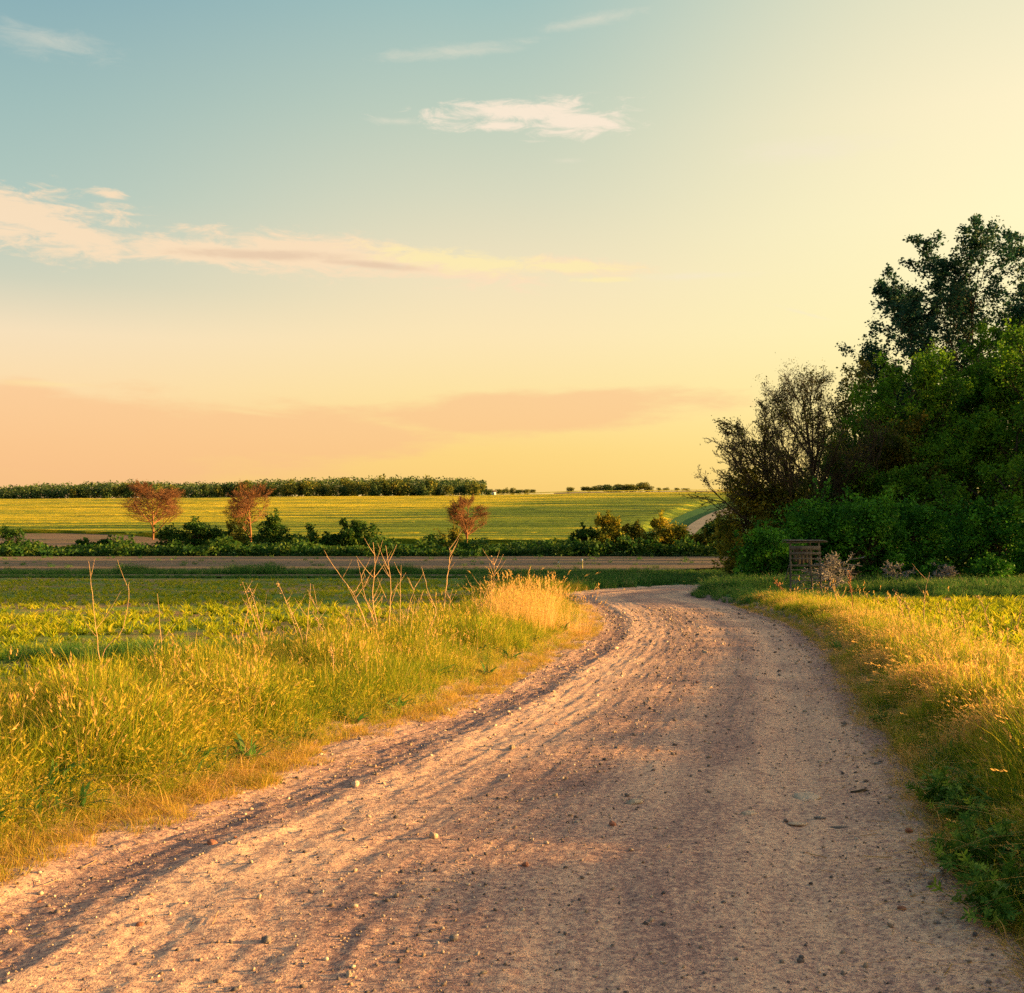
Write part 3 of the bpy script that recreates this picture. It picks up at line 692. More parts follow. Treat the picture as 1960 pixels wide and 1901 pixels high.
def do_verges():
    r = np.random.default_rng(5)
    # left verge
    P, e = verge_points(-1, 20000, -0.08, 4.4, 4.5, 41, r, 1.25, 0.55)
    k = e < vergeL(P[:, 1]) * (0.85 + 0.3 * r.random(len(e))); P, e = P[k], e[k]
    m = fbm(P[:, 0] / 1.3, P[:, 1] / 1.3, 50, 3) + 0.10 * r.normal(0, 1, len(e))
    hgt = 0.86 * (0.35 + 0.95 * sstep(e, 0.0, 1.3)) * (0.75 + 0.5 * r.random(len(e))) * (0.62 + 0.8 * vnoise(P[:, 0] / 0.7, P[:, 1] / 0.7, 58))
    g = (m > -0.10 + 0.32 * (1 - sstep(e, 0.2, 1.1)))
    for nm, sel, var, lb in (('verge_grass', g & (e > 0.1), V_green, 'green and yellow grass growing thick on the left verge'), ('verge_dry_grass', ~g & (e > 0.1), V_mixed, 'straw-tipped seeding grass mixed through the left verge')):
        n = sel.sum(); scatter(nm, on_ground(P[sel, 0], P[sel, 1]), r.random(n) * 6.28, hgt[sel], var, lb, seed=1)
    # right verge
    P, e = verge_points(1, 16000, 0.02, 2.9, 2.0, 33, r, 1.2)
    k = e < vergeR(P[:, 1]) * (0.85 + 0.3 * r.random(len(e))); P, e = P[k], e[k]
    hv = 0.62 + 0.8 * vnoise(P[:, 0] / 0.6, P[:, 1] / 0.6, 59)
    m = 0.05 + fbm(P[:, 0] / 0.6, P[:, 1] / 0.6, 55, 3) + 0.10 * r.normal(0, 1, len(e)) + np.interp(P[:, 1], [3, 8, 14, 26], [0.12, -0.02, -0.06, 0.05])
    hgt = (0.4 + 0.75 * sstep(e, 0.0, 0.9)) * (0.75 + 0.5 * r.random(len(e))) * np.interp(P[:, 1], [4, 8, 20, 33], [0.8, 0.88, 0.70, 0.5]) * hv
    a = (m > 0.0)
    for nm, sel, var, lb in (('right_verge_grass', a, V_green, 'bright yellow-green grass on the right verge'), ('wall_barley', ~a, V_barley, 'straw-coloured barley grass with drooping ears on the right verge')):
        n = sel.sum(); scatter(nm, on_ground(P[sel, 0], P[sel, 1]), r.random(n) * 6.28, hgt[sel], var, lb, seed=2)
    # short dry fringe creeping on to the road
    Pl, el = verge_points(-1, 2600, -0.28, 0.20, 3.5, 38, r, 1.3, 1.9); Pr, er = verge_points(1, 2000, -0.12, 0.25, 2.5, 33, r, 1.2, 0.8)
    P = np.vstack([Pl, Pr]); n = len(P)
    scatter('edge_grass', on_ground(P[:, 0], P[:, 1]), r.random(n) * 6.28, 0.25 + 0.7 * r.random(n), V_short, 'low dry grass creeping over the road edges', seed=3)
    # feathery tan grass where the left verge meets the bend
    n = 44
    c = np.array(ground(985, 1212)); c2 = np.array(ground(1045, 1196))
    w = r.random((n, 1)); C = c + (c2 - c) * w + r.normal(0, 1, (n, 2)) * (0.35, 1.0)
    scatter('feathery_grass', on_ground(C[:, 0], C[:, 1]), r.random(n) * 6.28, 0.7 + 0.45 * r.random(n), V_plume, 'tall feathery tan grass on the left verge by the bend', seed=4)
    Pa, ea = verge_points(-1, 900, 0.2, 3.4, 4.5, 30, r, 1.2); Pb, eb = verge_points(1, 330, 0.15, 2.0, 3, 28, r, 1.2); P = np.vstack([Pa, Pb]); k = vnoise(P[:, 0] / 0.8, P[:, 1] / 0.8, 66) > 0.45; P = P[k]; n = len(P)
    scatter('broad_leaved_weeds', on_ground(P[:, 0], P[:, 1]), r.random(n) * 6.28, 0.8 + 0.8 * r.random(n), V_broad, 'dark broad-leaved weeds among the verge grass', seed=31)
    Pa, ea = verge_points(-1, 1500, 0.0, 3.0, 4, 30, r, 1.3); Pb, eb = verge_points(1, 1100, 0.0, 2.2, 2.5, 28, r, 1.3); P = np.vstack([Pa, Pb]); n = len(P)
    scatter('bent_thatch', on_ground(P[:, 0], P[:, 1]), r.random(n) * 6.28, 0.6 + 0.8 * r.random(n), V_thatch, 'bent and flattened straw in the verges', seed=32)
    # a few tall dry stems all along the verges
    P, e = verge_points(-1, 240, 0.6, 3.6, 5, 32, r, 1.0); k = e < 3.4; P = P[k]
    P2, e2 = verge_points(1, 150, 0.6, 2.6, 4, 30, r, 1.0); P = np.vstack([P, P2]); n = len(P)
    scatter('dry_stem_grass', on_ground(P[:, 0], P[:, 1]), r.random(n) * 6.28, 0.8 + 0.6 * r.random(n), V_dry, 'thin dry seeding stems standing above the verge grass', seed=5)
do_verges()

def do_fields():
    r = np.random.default_rng(15)
    # left field
    n = 17000; Y = 7 + (56 - 7) * r.random(n) ** 1.15; X = -(6 + Y * 0.55) + (9 + Y * 0.62) * r.random(n)
    row = 0.45; Y = np.where(Y < 40, np.round(Y / row) * row + r.normal(0, 0.07, n), Y)
    e, sd = edge_dist(X, Y); k = (sd < 0) & (e > vergeL(Y) * 0.8) & (X > -0.5 * Y - 3)
    k &= vnoise(X / 1.5, Y / 1.5, 61) > 0.24
    X, Y = X[k], Y[k]; n = len(X)
    scatter('young_maize', on_ground(X, Y), r.random(n) * 6.28, (0.75 + 0.5 * r.random(n)) * np.where(Y < 32, 0.95, 0.8) * (0.7 + 0.6 * vnoise(X / 2.2, Y / 1.6, 63)), V_sprout, 'young maize shoots covering the left field', seed=6)
    # a patch of low dark weeds at the field's near edge
    n = 420; c = np.array(ground(330, 1262)); C = c + r.normal(0, 1, (n, 2)) * (1.6, 0.45)
    scatter('dark_weeds', on_ground(C[:, 0], C[:, 1]), r.random(n) * 6.28, 0.35 + 0.3 * r.random(n), V_lush, 'patch of low dark green weeds at the near edge of the left field', seed=7)
    # right field, rows running away from the road
    n = 5000; Y = 9 + 24 * r.random(n); X = 5 + r.random(n) * (Y * 0.55)
    q = X * 0.35 + Y; qr = np.round(q / 0.5) * 0.5; Y = Y + (qr - q) + r.normal(0, 0.04, n)
    e, sd = edge_dist(X, Y); k = (sd > 0) & (e > vergeR(Y) * 0.9) & (Y < 36) & (X < 0.5 * Y + 3)
    X, Y = X[k], Y[k]; n = len(X)
    scatter('young_maize_right', on_ground(X, Y), r.random(n) * 6.28, 1.0 + 0.45 * r.random(n), V_sprout, 'rows of young maize shoots in the right field', seed=8)
    # green strips beyond the left field
    n = 2800; Y = np.where(r.random(n) < 0.5, 58.5 + 4.5 * r.random(n), 66.6 + 4.0 * r.random(n)); X = -42 + 50 * r.random(n)
    scatter('grass_strips', on_ground(X, Y), r.random(n) * 6.28, (0.28 + 0.3 * r.random(n)) * np.where(Y < 64, 0.55, 1.0) + 0.45 * (Y > 64) * (vnoise(X / 4, Y / 3, 3) > 0.72), V_lushbig, 'two dark green grass strips with a path between them', seed=9)
    n = 1700; X = -55 + 75 * r.random(n); Y = np.where(r.random(n) < 0.6, 70.3 + 3.0 * r.random(n) ** 2.5 * (0.3 + 1.4 * vnoise(X / 5, X * 0, 4)), 71 + 48 * r.random(n)); k = (Y < 74) | (r.random(n) < 0.35)
    X, Y = X[k], Y[k]; n = len(X)
    scatter('field_weeds', on_ground(X, Y), r.random(n) * 6.28, 0.18 + 0.42 * r.random(n) ** 1.5, V_lushbig, 'weeds creeping into the bare brown field', seed=33)
    # lush grass beyond the bend and under the trees
    n = 5200; Y = 43 + 34 * r.random(n); X = -2 + 36 * r.random(n)
    e, sd = edge_dist(X, Y); k = (sd < 0) & (e > 0.3) & (e < 900) & ~((Y > 57) & (X < 3)) & ~((Y > 69) & (X < 16)) & (X < 0.5 * Y + 2)
    X, Y = X[k], Y[k]; n = len(X)
    scatter('bend_grass', on_ground(X, Y), r.random(n) * 6.28, 0.3 + 0.5 * r.random(n) * (0.3 + vnoise(X / 3, Y / 3, 8)), V_lushbig, 'rank green grass beyond the bend of the road', seed=10)
    n = 5200; Y = 30.5 + 16 * r.random(n); X = 6 + 20 * r.random(n)
    e, sd = edge_dist(X, Y); k = (sd > 0) & (e > 0.1) & (X < 0.5 * Y + 2) & ((Y > 34.5) | (e < 3.0)); stn = (X > 8.0) & (X < 13.5) & (Y > 34) & (Y < 39.2)
    X, Y, e = X[k], Y[k], e[k]; n = len(X)
    scatter('grove_edge_grass', on_ground(X, Y), r.random(n) * 6.28, (0.35 + 0.5 * r.random(n)) * np.where(e < 2, 0.8, 1.0) * np.where(stn[k], 0.32, 1.0), V_lush, 'green grass in the shade in front of the grove', seed=11)
    n = 2200; X = 6.5 + 16 * r.random(n); Y = 37 + 9 * r.random(n); e, sd = edge_dist(X, Y); k = (sd > 0) & (e > 0.6) & ~((X > 8.0) & (X < 14.5) & (Y < 41.5)); X, Y = X[k], Y[k]; n = len(X)
    scatter('tall_shade_grass', on_ground(X, Y), r.random(n) * 6.28, 0.4 + 0.4 * r.random(n), V_lushbig, 'taller dark grass at the foot of the bushes', seed=12)
do_fields()

# ------------------------------------------------------------------ gravel and stones
def rock_mesh(name, r, mat, flat=0.6, sharp=0.25, sub=2):
    import bmesh
    bm = bmesh.new(); bmesh.ops.create_icosphere(bm, subdivisions=sub, radius=0.5)
    V = np.array([v.co[:] for v in bm.verts]); Fc = np.array([[l.vert.index for l in f.loops] for f in bm.faces]); bm.free()
    for _ in range(9):                                       # cut facets
        nrm = r.normal(0, 1, 3); nrm /= np.linalg.norm(nrm); d = 0.30 + 0.16 * r.random()
        s = V @ nrm; V = V - np.maximum(s - d, 0)[:, None] * nrm
    V = V * (1, 0.6 + 0.4 * r.random(), flat) + r.normal(0, 0.012, V.shape)
    return mesh(name, V, Fc, mat)
r2 = np.random.default_rng(21)
V_peb = [rock_mesh('gravel_piece', r2, M['pebble'], 0.55, sub=1) for _ in range(6)]
def do_gravel():
    r = np.random.default_rng(22); n = 90000
    i = r.integers(0, RX.shape[0], n); j = r.integers(0, RX.shape[1], n)
    sj = -0.14 + j / 269 * 1.28; w = np.clip(0.35 + 0.65 * (np.exp(-((sj - 0.12) / 0.09) ** 2) + np.exp(-((sj - 0.48) / 0.10) ** 2) + np.exp(-((sj - 0.97) / 0.05) ** 2)), 0, 1)
    k = (r.random(n) < w) & (RY[i, j] > 2.3) & (RY[i, j] < 30); i, j = i[k], j[k]; n = len(i)
    sz = np.clip(0.0075 * np.exp(r.normal(0, 0.6, n)), 0.003, 0.04) * (0.75 + RY[i, j] / 14)
    P = np.stack([RX[i, j] + r.normal(0, 0.012, n), RY[i, j] + r.normal(0, 0.012, n), RZ[i, j] + sz * 0.12], -1)
    scatter('gravel', P, r.random(n) * 6.28, sz, V_peb, 'loose gravel scattered over the dirt road', 0.3, seed=13)
do_gravel()

def stone(u, v, wpx, mat, label, flat=0.6, group=None, cat='stone', name='stone', long=1.0, rz=None, r=r2, me=None):
    X, Y = ground(u, v)
    s = wpx / F * Y
    me = me or rock_mesh(name, r, mat, flat)
    z = road_z(X, Y)
    o = obj(name, me, loc=(X, Y, z + s * flat * (0.12 if flat < 0.35 else 0.2)), rot=(r.normal(0, .1), r.normal(0, .1), r.random() * 6.28 if rz is None else rz), scale=(s * long, s, s))
    return tag(o, label, cat, group)
def do_stones():
    G = 'loose stones on the dirt road'
    stone(1212, 1540, 34, M['stone'], 'flat tan block of stone lying in the middle of the road', 0.38, G, rz=0.1, long=1.15)
    stone(1740, 1608, 16, M['redstone'], 'round brick-red stone near the right edge of the road', 0.8, G)
    stone(1772, 1614, 16, M['stone'], 'pale grey-brown stone beside the round red one', 0.7, G)
    stone(530, 1424 + 680 - 480, 34, M['stone'], 'brown angular stone on the sunny left half of the road', 0.55, G) if False else stone(405, 1624, 26, M['redstone'], 'brownish red stone on the sunny left part of the road', 0.5, G)
    stone(510, 1816, 22, M['greystone'], 'grey angular stone in the darker gravel near the bottom left', 0.7, G)
    stone(268, 1787, 18, M['redstone'], 'small reddish stone near the lower left corner', 0.6, G)
    stone(1173, 1591, 17, M['redstone'], 'small pink stone just below the flat tan block', 0.7, G)
    stone(868, 1806, 18, M['greystone'], 'dark stone with a pale top low in the middle of the road', 0.8, G)
    stone(1006, 1664, 16, M['redstone'], 'small orange-pink stone left of the road centre', 0.7, G)
    stone(830, 1617, 20, M['flint'], 'pale round stone where the sun ends on the road', 0.8, G)
    stone(1617, 1390, 13, M['greystone'], 'dark grey stone on the pale right-hand track', 0.7, G)
    stone(1680, 1470, 20, M['greystone'], 'flat blue-grey stone near the right verge', 0.3, G)
    stone(1570, 1568, 28, M['greystone'], 'wide flat blue-grey stone half buried in the road', 0.22, G)
    stone(1610, 1588, 30, M['greystone'], 'longest flat blue-grey stone half buried in the road', 0.16, G, long=1.7, rz=-0.1)
    stone(1545, 1528, 56, M['flint'], 'long whitish slab fragment half buried in the road', 0.16, G, rz=-0.15, long=1.2)
    stone(1432, 1562, 34, M['flint'], 'oval whitish fragment left of the slab pieces', 0.25, G)
    stone(1525, 1576, 50, M['flint'], 'lower whitish slab fragment below the long one', 0.16, G, rz=0.1)
    stone(1800, 1760, 24, M['stone'], 'pinkish stone low on the right of the road', 0.6, G)
    stone(1726, 1752, 18, M['redstone'], 'dark red stone left of the pinkish one', 0.5, G)
    stone(1790, 1690, 40, M['flint'], 'thin pink flake of stone near the lower right verge', 0.14, G, rz=0.1)
    stone(980, 1438, 18, M['stone'], 'pale stone with small pieces beside it in the middle distance', 0.6, G)
    stone(680, 1510, 24, M['flint'], 'pale stone in the churned soil of the left rut', 0.6, G)
    stone(1178, 1210 + 34, 14, M['flint'], 'small white stone on the road before the bend', 0.6, G)
    stone(640, 1672, 14, M['stone'], 'pale stone in the sunlit dust left of centre', 0.6, G) if False else None
    r = np.random.default_rng(31)
    protos = [rock_mesh('stone', r, m, 0.6) for m in (M['stone'], M['greystone'], M['stone'], M['flint'], M['redstone'])]
    for i in range(95):
        Y = 3.6 + 16 * r.random() ** 1.8
        a, b = XLf(Y), XRf(Y); t = r.choice([0.02 + 0.25 * r.random(), r.random(), 0.4 + 0.2 * r.random()])
        X = a + (b - a) * t; s = 0.018 * math.exp(r.normal(0, 0.4)) * (0.8 + Y / 14)
        o = obj('stone', protos[i % 5], loc=(X, Y, road_z(X, Y) + s * 0.08), rot=(r.normal(0, .3), r.normal(0, .3), r.random() * 6.28), scale=(s * (1 + .4 * r.random()), s, s))
        col = ('pale', 'dark grey', 'sandy', 'whitish', 'reddish')[i % 5]; zone = 'in the sunlit left part of the road' if t < 0.3 else ('along the middle of the road' if t < 0.68 else 'on the shaded right of the road')
        tag(o, 'small %s loose stone %s' % (col, zone), 'stone', 'small loose %s stones %s' % (col, zone))
    for (u, v, L, az, lb) in ((1650, 1520, 44, 0.1, 'dark broken stick lying near the right road edge'), (1765, 1530, 46, -0.2, 'brown twig at the foot of the right verge'), (1885, 1712, 60, 0.0, 'pale dry stalk lying beside the lower right weeds')):
        X, Y = ground(u, v); l = L / F * Y; z = road_z(X, Y) + 0.012
        t = np.linspace(-0.5, 0.5, 7); P = np.stack([t * l * math.cos(az), t * l * math.sin(az) + 0.01 * np.sin(t * 9), 0.006 * np.cos(t * 7)], -1)
        Vv, Fc, uv = tubes(P[None], (0.010 * (1 - 0.7 * np.abs(t)) * (0.6 if 'stalk' in lb else 1))[None], 6)
        tag(obj('stick', mesh('stick', Vv, Fc, M['stalk'] if 'stalk' in lb else M['bark'], uv), loc=(X, Y, z)), lb, 'stick')
do_stones()

# ------------------------------------------------------------------ trees
def skeleton(r, n_at, ang, ratio, up, wander, seg=(8, 6, 5, 4, 3), t0=(0.25, 0.2, 0.2, 0.15, 0.1), trunk_lean=(0, 0), rad=0.035, fork=None):
    """levels of polylines, trunk height 1; returns list of (P (N,k,3), R (N,k))"""
    out = []
    P0 = np.array([[0, 0, 0.0]]); D = np.array([[trunk_lean[0], trunk_lean[1], 1.0]]); D /= np.linalg.norm(D)
    L = np.array([1.0]); Rd = np.array([rad])
    for lv in range(len(n_at) + 1):
        k = seg[lv]; N = len(P0)
        pts = [P0]; d = D.copy(); p = P0
        for s in range(k):
            d = d + r.normal(0, wander[lv], (N, 3)) + np.array([0, 0, up[lv]]); d /= np.linalg.norm(d, axis=1)[:, None]
            p = p + d * (L / k)[:, None]; pts.append(p)
        P = np.stack(pts, 1); t = np.linspace(0, 1, k + 1)
        RR = Rd[:, None] * (1 - 0.82 * t[None] ** 1.1)
        out.append((P, RR))
        if lv == len(n_at): break
        nc = n_at[lv]
        f = t0[lv] + (1 - t0[lv]) * ((np.arange(nc)[None] + r.random((N, nc))) / nc); f = np.clip(f, 0, 0.995)
        fi = f * k; i0 = np.floor(fi).astype(int); w = (fi - i0)[..., None]
        ii = np.arange(N)[:, None]
        Q = P[ii, i0] * (1 - w) + P[ii, i0 + 1] * w
        T = P[ii, i0 + 1] - P[ii, i0]; T /= np.linalg.norm(T, axis=2)[..., None]
        rv = r.normal(0, 1, Q.shape); rv -= (rv * T).sum(-1, keepdims=True) * T; rv /= np.linalg.norm(rv, axis=2)[..., None]
        a = np.radians(ang[lv] + r.normal(0, 8, f.shape))[..., None]
        Dn = T * np.cos(a) + rv * np.sin(a)
        Ln = L[:, None] * ratio[lv] * (1 - 0.55 * (f - t0[lv]) / (1 - t0[lv])) * (0.75 + 0.5 * r.random(f.shape))
        rn = np.interp(f, t, 1 - 0.82 * t ** 1.1) * Rd[:, None] * 0.62
        P0 = Q.reshape(-1, 3); D = Dn.reshape(-1, 3); L = Ln.reshape(-1); Rd = rn.reshape(-1)
    return out
def fit(levels, w, h, dy=None, rnd=False):
    A = np.vstack([P.reshape(-1, 3) for P, _ in levels])
    lo, hi = np.percentile(A[:, 0], [1, 99]); lo2, hi2 = np.percentile(A[:, 1], [1, 99])
    s = np.array([w / (hi - lo), (dy or w) / (hi2 - lo2), h / A[:, 2].max()])
    if not rnd: return [(P * s, Rr) for P, Rr in levels]
    s = s * (1.25, 1.25, 1.06)
    fr = np.random.default_rng(int(h * 1000))
    mid = np.array([0, 0, h * 0.57]); rad = np.array([w / 2, (dy or w) / 2, h * 0.46])
    out = []
    for P, Rr in levels:                                      # limbs that would leave the crown's outline bend back inside it
        P = P * s; d = (P - mid) / rad; q = np.linalg.norm(d, axis=2, keepdims=True); k = 1 / (1 + q ** 3) ** (1 / 3) * (1 + 0.13 * fr.normal(0, 1, (len(P), 1, 1)) * np.clip(q - 0.4, 0, 1))
        low = np.clip((h * 0.24 - P[..., 2:3]) / (h * 0.24), 0, 1)
        out.append((mid + d * rad * (k * (1 - low) + low), Rr))
    return out
def leaves(r, C, size, name, mat, aspect=0.6, jit=0.0, flat=0.3):
    """one four-cornered leaf at each point"""
    n = len(C)
    C = C + r.normal(0, 1, (n, 3)) * jit
    a = r.normal(0, 1, (n, 3)); a[:, 2] *= (1 - flat); a /= np.linalg.norm(a, axis=1)[:, None]
    b = r.normal(0, 1, (n, 3)); b -= (b * a).sum(1, keepdims=True) * a; b /= np.linalg.norm(b, axis=1)[:, None]
    s = size * (0.6 + 0.8 * r.random(n))[:, None]
    nn = np.cross(a, b)
    s = s * 1.12
    V = np.stack([C, C + a * s * 0.5 + b * s * aspect * 0.5 + nn * s * 0.08, C + a * s, C + a * s * 0.5 - b * s * aspect * 0.5 + nn * s * 0.08], 1).reshape(-1, 3)
    uv = np.repeat(np.stack([r.random(n), r.random(n)], -1), 4, 0)
    return mesh(name, V, np.arange(n * 4).reshape(n, 4), mat, uv)
def wood_mesh(levels, mat, rscale=1.0, sides=(8, 6, 4, 3, 3), minr=0.004, name='trunk'):
    g = Geo()
    for i, (P, Rr) in enumerate(levels):
        V, Fc, uv = tubes(P, np.maximum(Rr * rscale, minr), sides[i]); g.add(V, Fc, uv)
    return g.build(name, mat, smooth=True)

SPEC = {
 'spread': dict(n_at=(18, 10, 7), ang=(50, 46, 44), ratio=(0.60, 0.48, 0.46), up=(0.0, 0.10, 0.07, 0.03), wander=(0.05, 0.12, 0.16, 0.2), t0=(0.22, 0.2, 0.15)),
 'poplar': dict(n_at=(26, 11, 7), ang=(46, 44, 42), ratio=(0.52, 0.44, 0.46), up=(0.0, 0.12, 0.06, 0.03), wander=(0.03, 0.08, 0.14, 0.2), t0=(0.12, 0.1, 0.1)),
 'vase': dict(n_at=(9, 9, 8, 6), ang=(42, 34, 36, 38), ratio=(0.85, 0.55, 0.42, 0.38), up=(0.0, 0.09, 0.06, 0.03, 0.02), wander=(0.05, 0.10, 0.13, 0.16, 0.2), t0=(0.12, 0.15, 0.15, 0.1)),
 'fan': dict(n_at=(22, 10, 8, 5), ang=(42, 34, 36, 38), ratio=(0.72, 0.46, 0.42, 0.42), up=(0.0, 0.05, 0.04, 0.03, 0.02), wander=(0.02, 0.05, 0.10, 0.16, 0.2), t0=(0.09, 0.15, 0.15, 0.1)),
 'brush': dict(n_at=(10, 7, 5), ang=(38, 40, 42), ratio=(0.9, 0.55, 0.45), up=(0.0, -0.02, 0.0, 0.0), wander=(0.12, 0.16, 0.2, 0.25), t0=(0.05, 0.15, 0.1)),
 'round': dict(n_at=(13, 9, 8, 6), ang=(58, 40, 38, 40), ratio=(0.55, 0.52, 0.45, 0.4), up=(0.0, 0.08, 0.04, 0.02, 0.02), wander=(0.05, 0.12, 0.14, 0.18, 0.2), t0=(0.25, 0.15, 0.12, 0.1)),
}
def tree(u, v, Y, w, h, kind, nleaf, lsize, lmat, wmat, label, cat='tree', name='tree', group=None, jit=0.3, seed=0, rscale=None, lean=(0, 0), sink=0.1, loc=None, dy=None, minr=0.004, rnd=False):
    """a tree whose trunk stands at column u; if Y is None its base is where row v meets the land"""
    r = np.random.default_rng(seed + 500)
    if loc is None:
        if Y is None: X, Y = ground(u, v)
        else: X = ux(u, Y)
    else: X, Y = loc
    base = (X, Y, float(H(X, Y)[0]) - sink)
    lv = skeleton(r, trunk_lean=lean, **SPEC[kind]); lv = fit(lv, w, h, dy, rnd)
    root = empty(name, base, 0)
    tag(root, label, cat, group)
    rs = rscale or h * 1.0
    obj('trunk', wood_mesh(lv, wmat, rs, minr=minr), root)
    if nleaf:
        tt = r.random((len(lv[-1][0]), 14, 1)) * (lv[-1][0].shape[1] - 1.001); i0 = tt[..., 0].astype(int); PL = lv[-1][0]; ar_ = np.arange(len(PL))[:, None]
        C = (PL[ar_, i0] * (1 - (tt - i0[..., None])) + PL[ar_, i0 + 1] * (tt - i0[..., None])).reshape(-1, 3)
        # leaves gather in clumps at the ends of twigs, thinner in places
        wt = 0.45 + (fbm(C[:, 0] / (w * 0.14), C[:, 2] / (w * 0.14) + C[:, 1] / (w * 0.2), seed, 2) > -0.05)
        i = r.choice(len(C), nleaf, p=wt / wt.sum())
        obj('crown', leaves(r, C[i], lsize, 'crown', lmat, jit=jit), root)
    return root

def bush(u, v, Y, w, h, nleaf, lsize, lmat, label, seed, name='bush', cat='bush', group=None, clumps=26, depth=None, wmat=None, loc=None, rough=0.2):
    r = np.random.default_rng(seed + 900)
    if loc is None:
        if Y is None: X, Y = ground(u, v)
        else: X = ux(u, Y)
    else: X, Y = loc
    root = empty(name, (X, Y, float(H(X, Y)[0]) - 0.05)); tag(root, label, cat, group)
    # stems fan out from the root to clump centres
    th = r.random(clumps) * 2 * np.pi; q = np.sqrt(r.random(clumps)); zz = h * (0.10 + 0.78 * r.random(clumps)) 
    prof = np.clip(1.12 - 0.8 * (zz / h) ** 2.2, 0.2, 1) * (0.8 + 0.4 * r.random(clumps))
    C = np.stack([np.cos(th) * q * w / 2 * 0.82 * prof, np.sin(th) * q * (depth or w) / 2 * 0.82 * prof, zz], -1)
    t = np.linspace(0, 1, 5)[None, :, None]
    P = np.zeros((clumps, 1, 3)) + C[:, None] * np.concatenate([t ** 1.3, t ** 1.3, t ** 0.8], -1); P += r.normal(0, 0.02 * w, P.shape) * (t > 0)
    Rr = (0.012 * w * (1 - 0.8 * t[..., 0])) * np.ones((clumps, 1)); V, Fc, uv = tubes(P, Rr, 4)
    obj('stem', mesh('stem', V, Fc, wmat or M['bark'], uv), root)
    k = r.integers(0, clumps, nleaf); cr = (0.16 + rough * r.random(clumps)) * min(w, h) * 0.5
    d = r.normal(0, 1, (nleaf, 3)); d /= np.linalg.norm(d, axis=1)[:, None]
    rad = cr[k] * (0.55 + 0.5 * r.random(nleaf) ** 0.5 + 0.35 * np.abs(r.normal(0, 0.35, nleaf)))
    L = C[k] + d * rad[:, None] * (1.15, 1.15, 0.85)
    ns = max(8, clumps // 3); ks = r.integers(0, clumps, ns); sd_ = r.normal(0, 0.45, (ns, 3)); sd_[:, 2] = 1.0; sl_ = cr[ks] * (1.3 + 1.3 * r.random(ns))
    m_ = nleaf // 9; q_ = r.integers(0, ns, m_); L[:m_] = C[ks][q_] + sd_[q_] * (sl_[q_] * r.random(m_) ** 0.7)[:, None] + r.normal(0, 1, (m_, 3)) * cr[ks][q_][:, None] * 0.16
    L[:, 2] = np.maximum(L[:, 2], 0.05 * h)
    obj('foliage', leaves(r, L, lsize, 'foliage', lmat, 0.7), root)
    return root

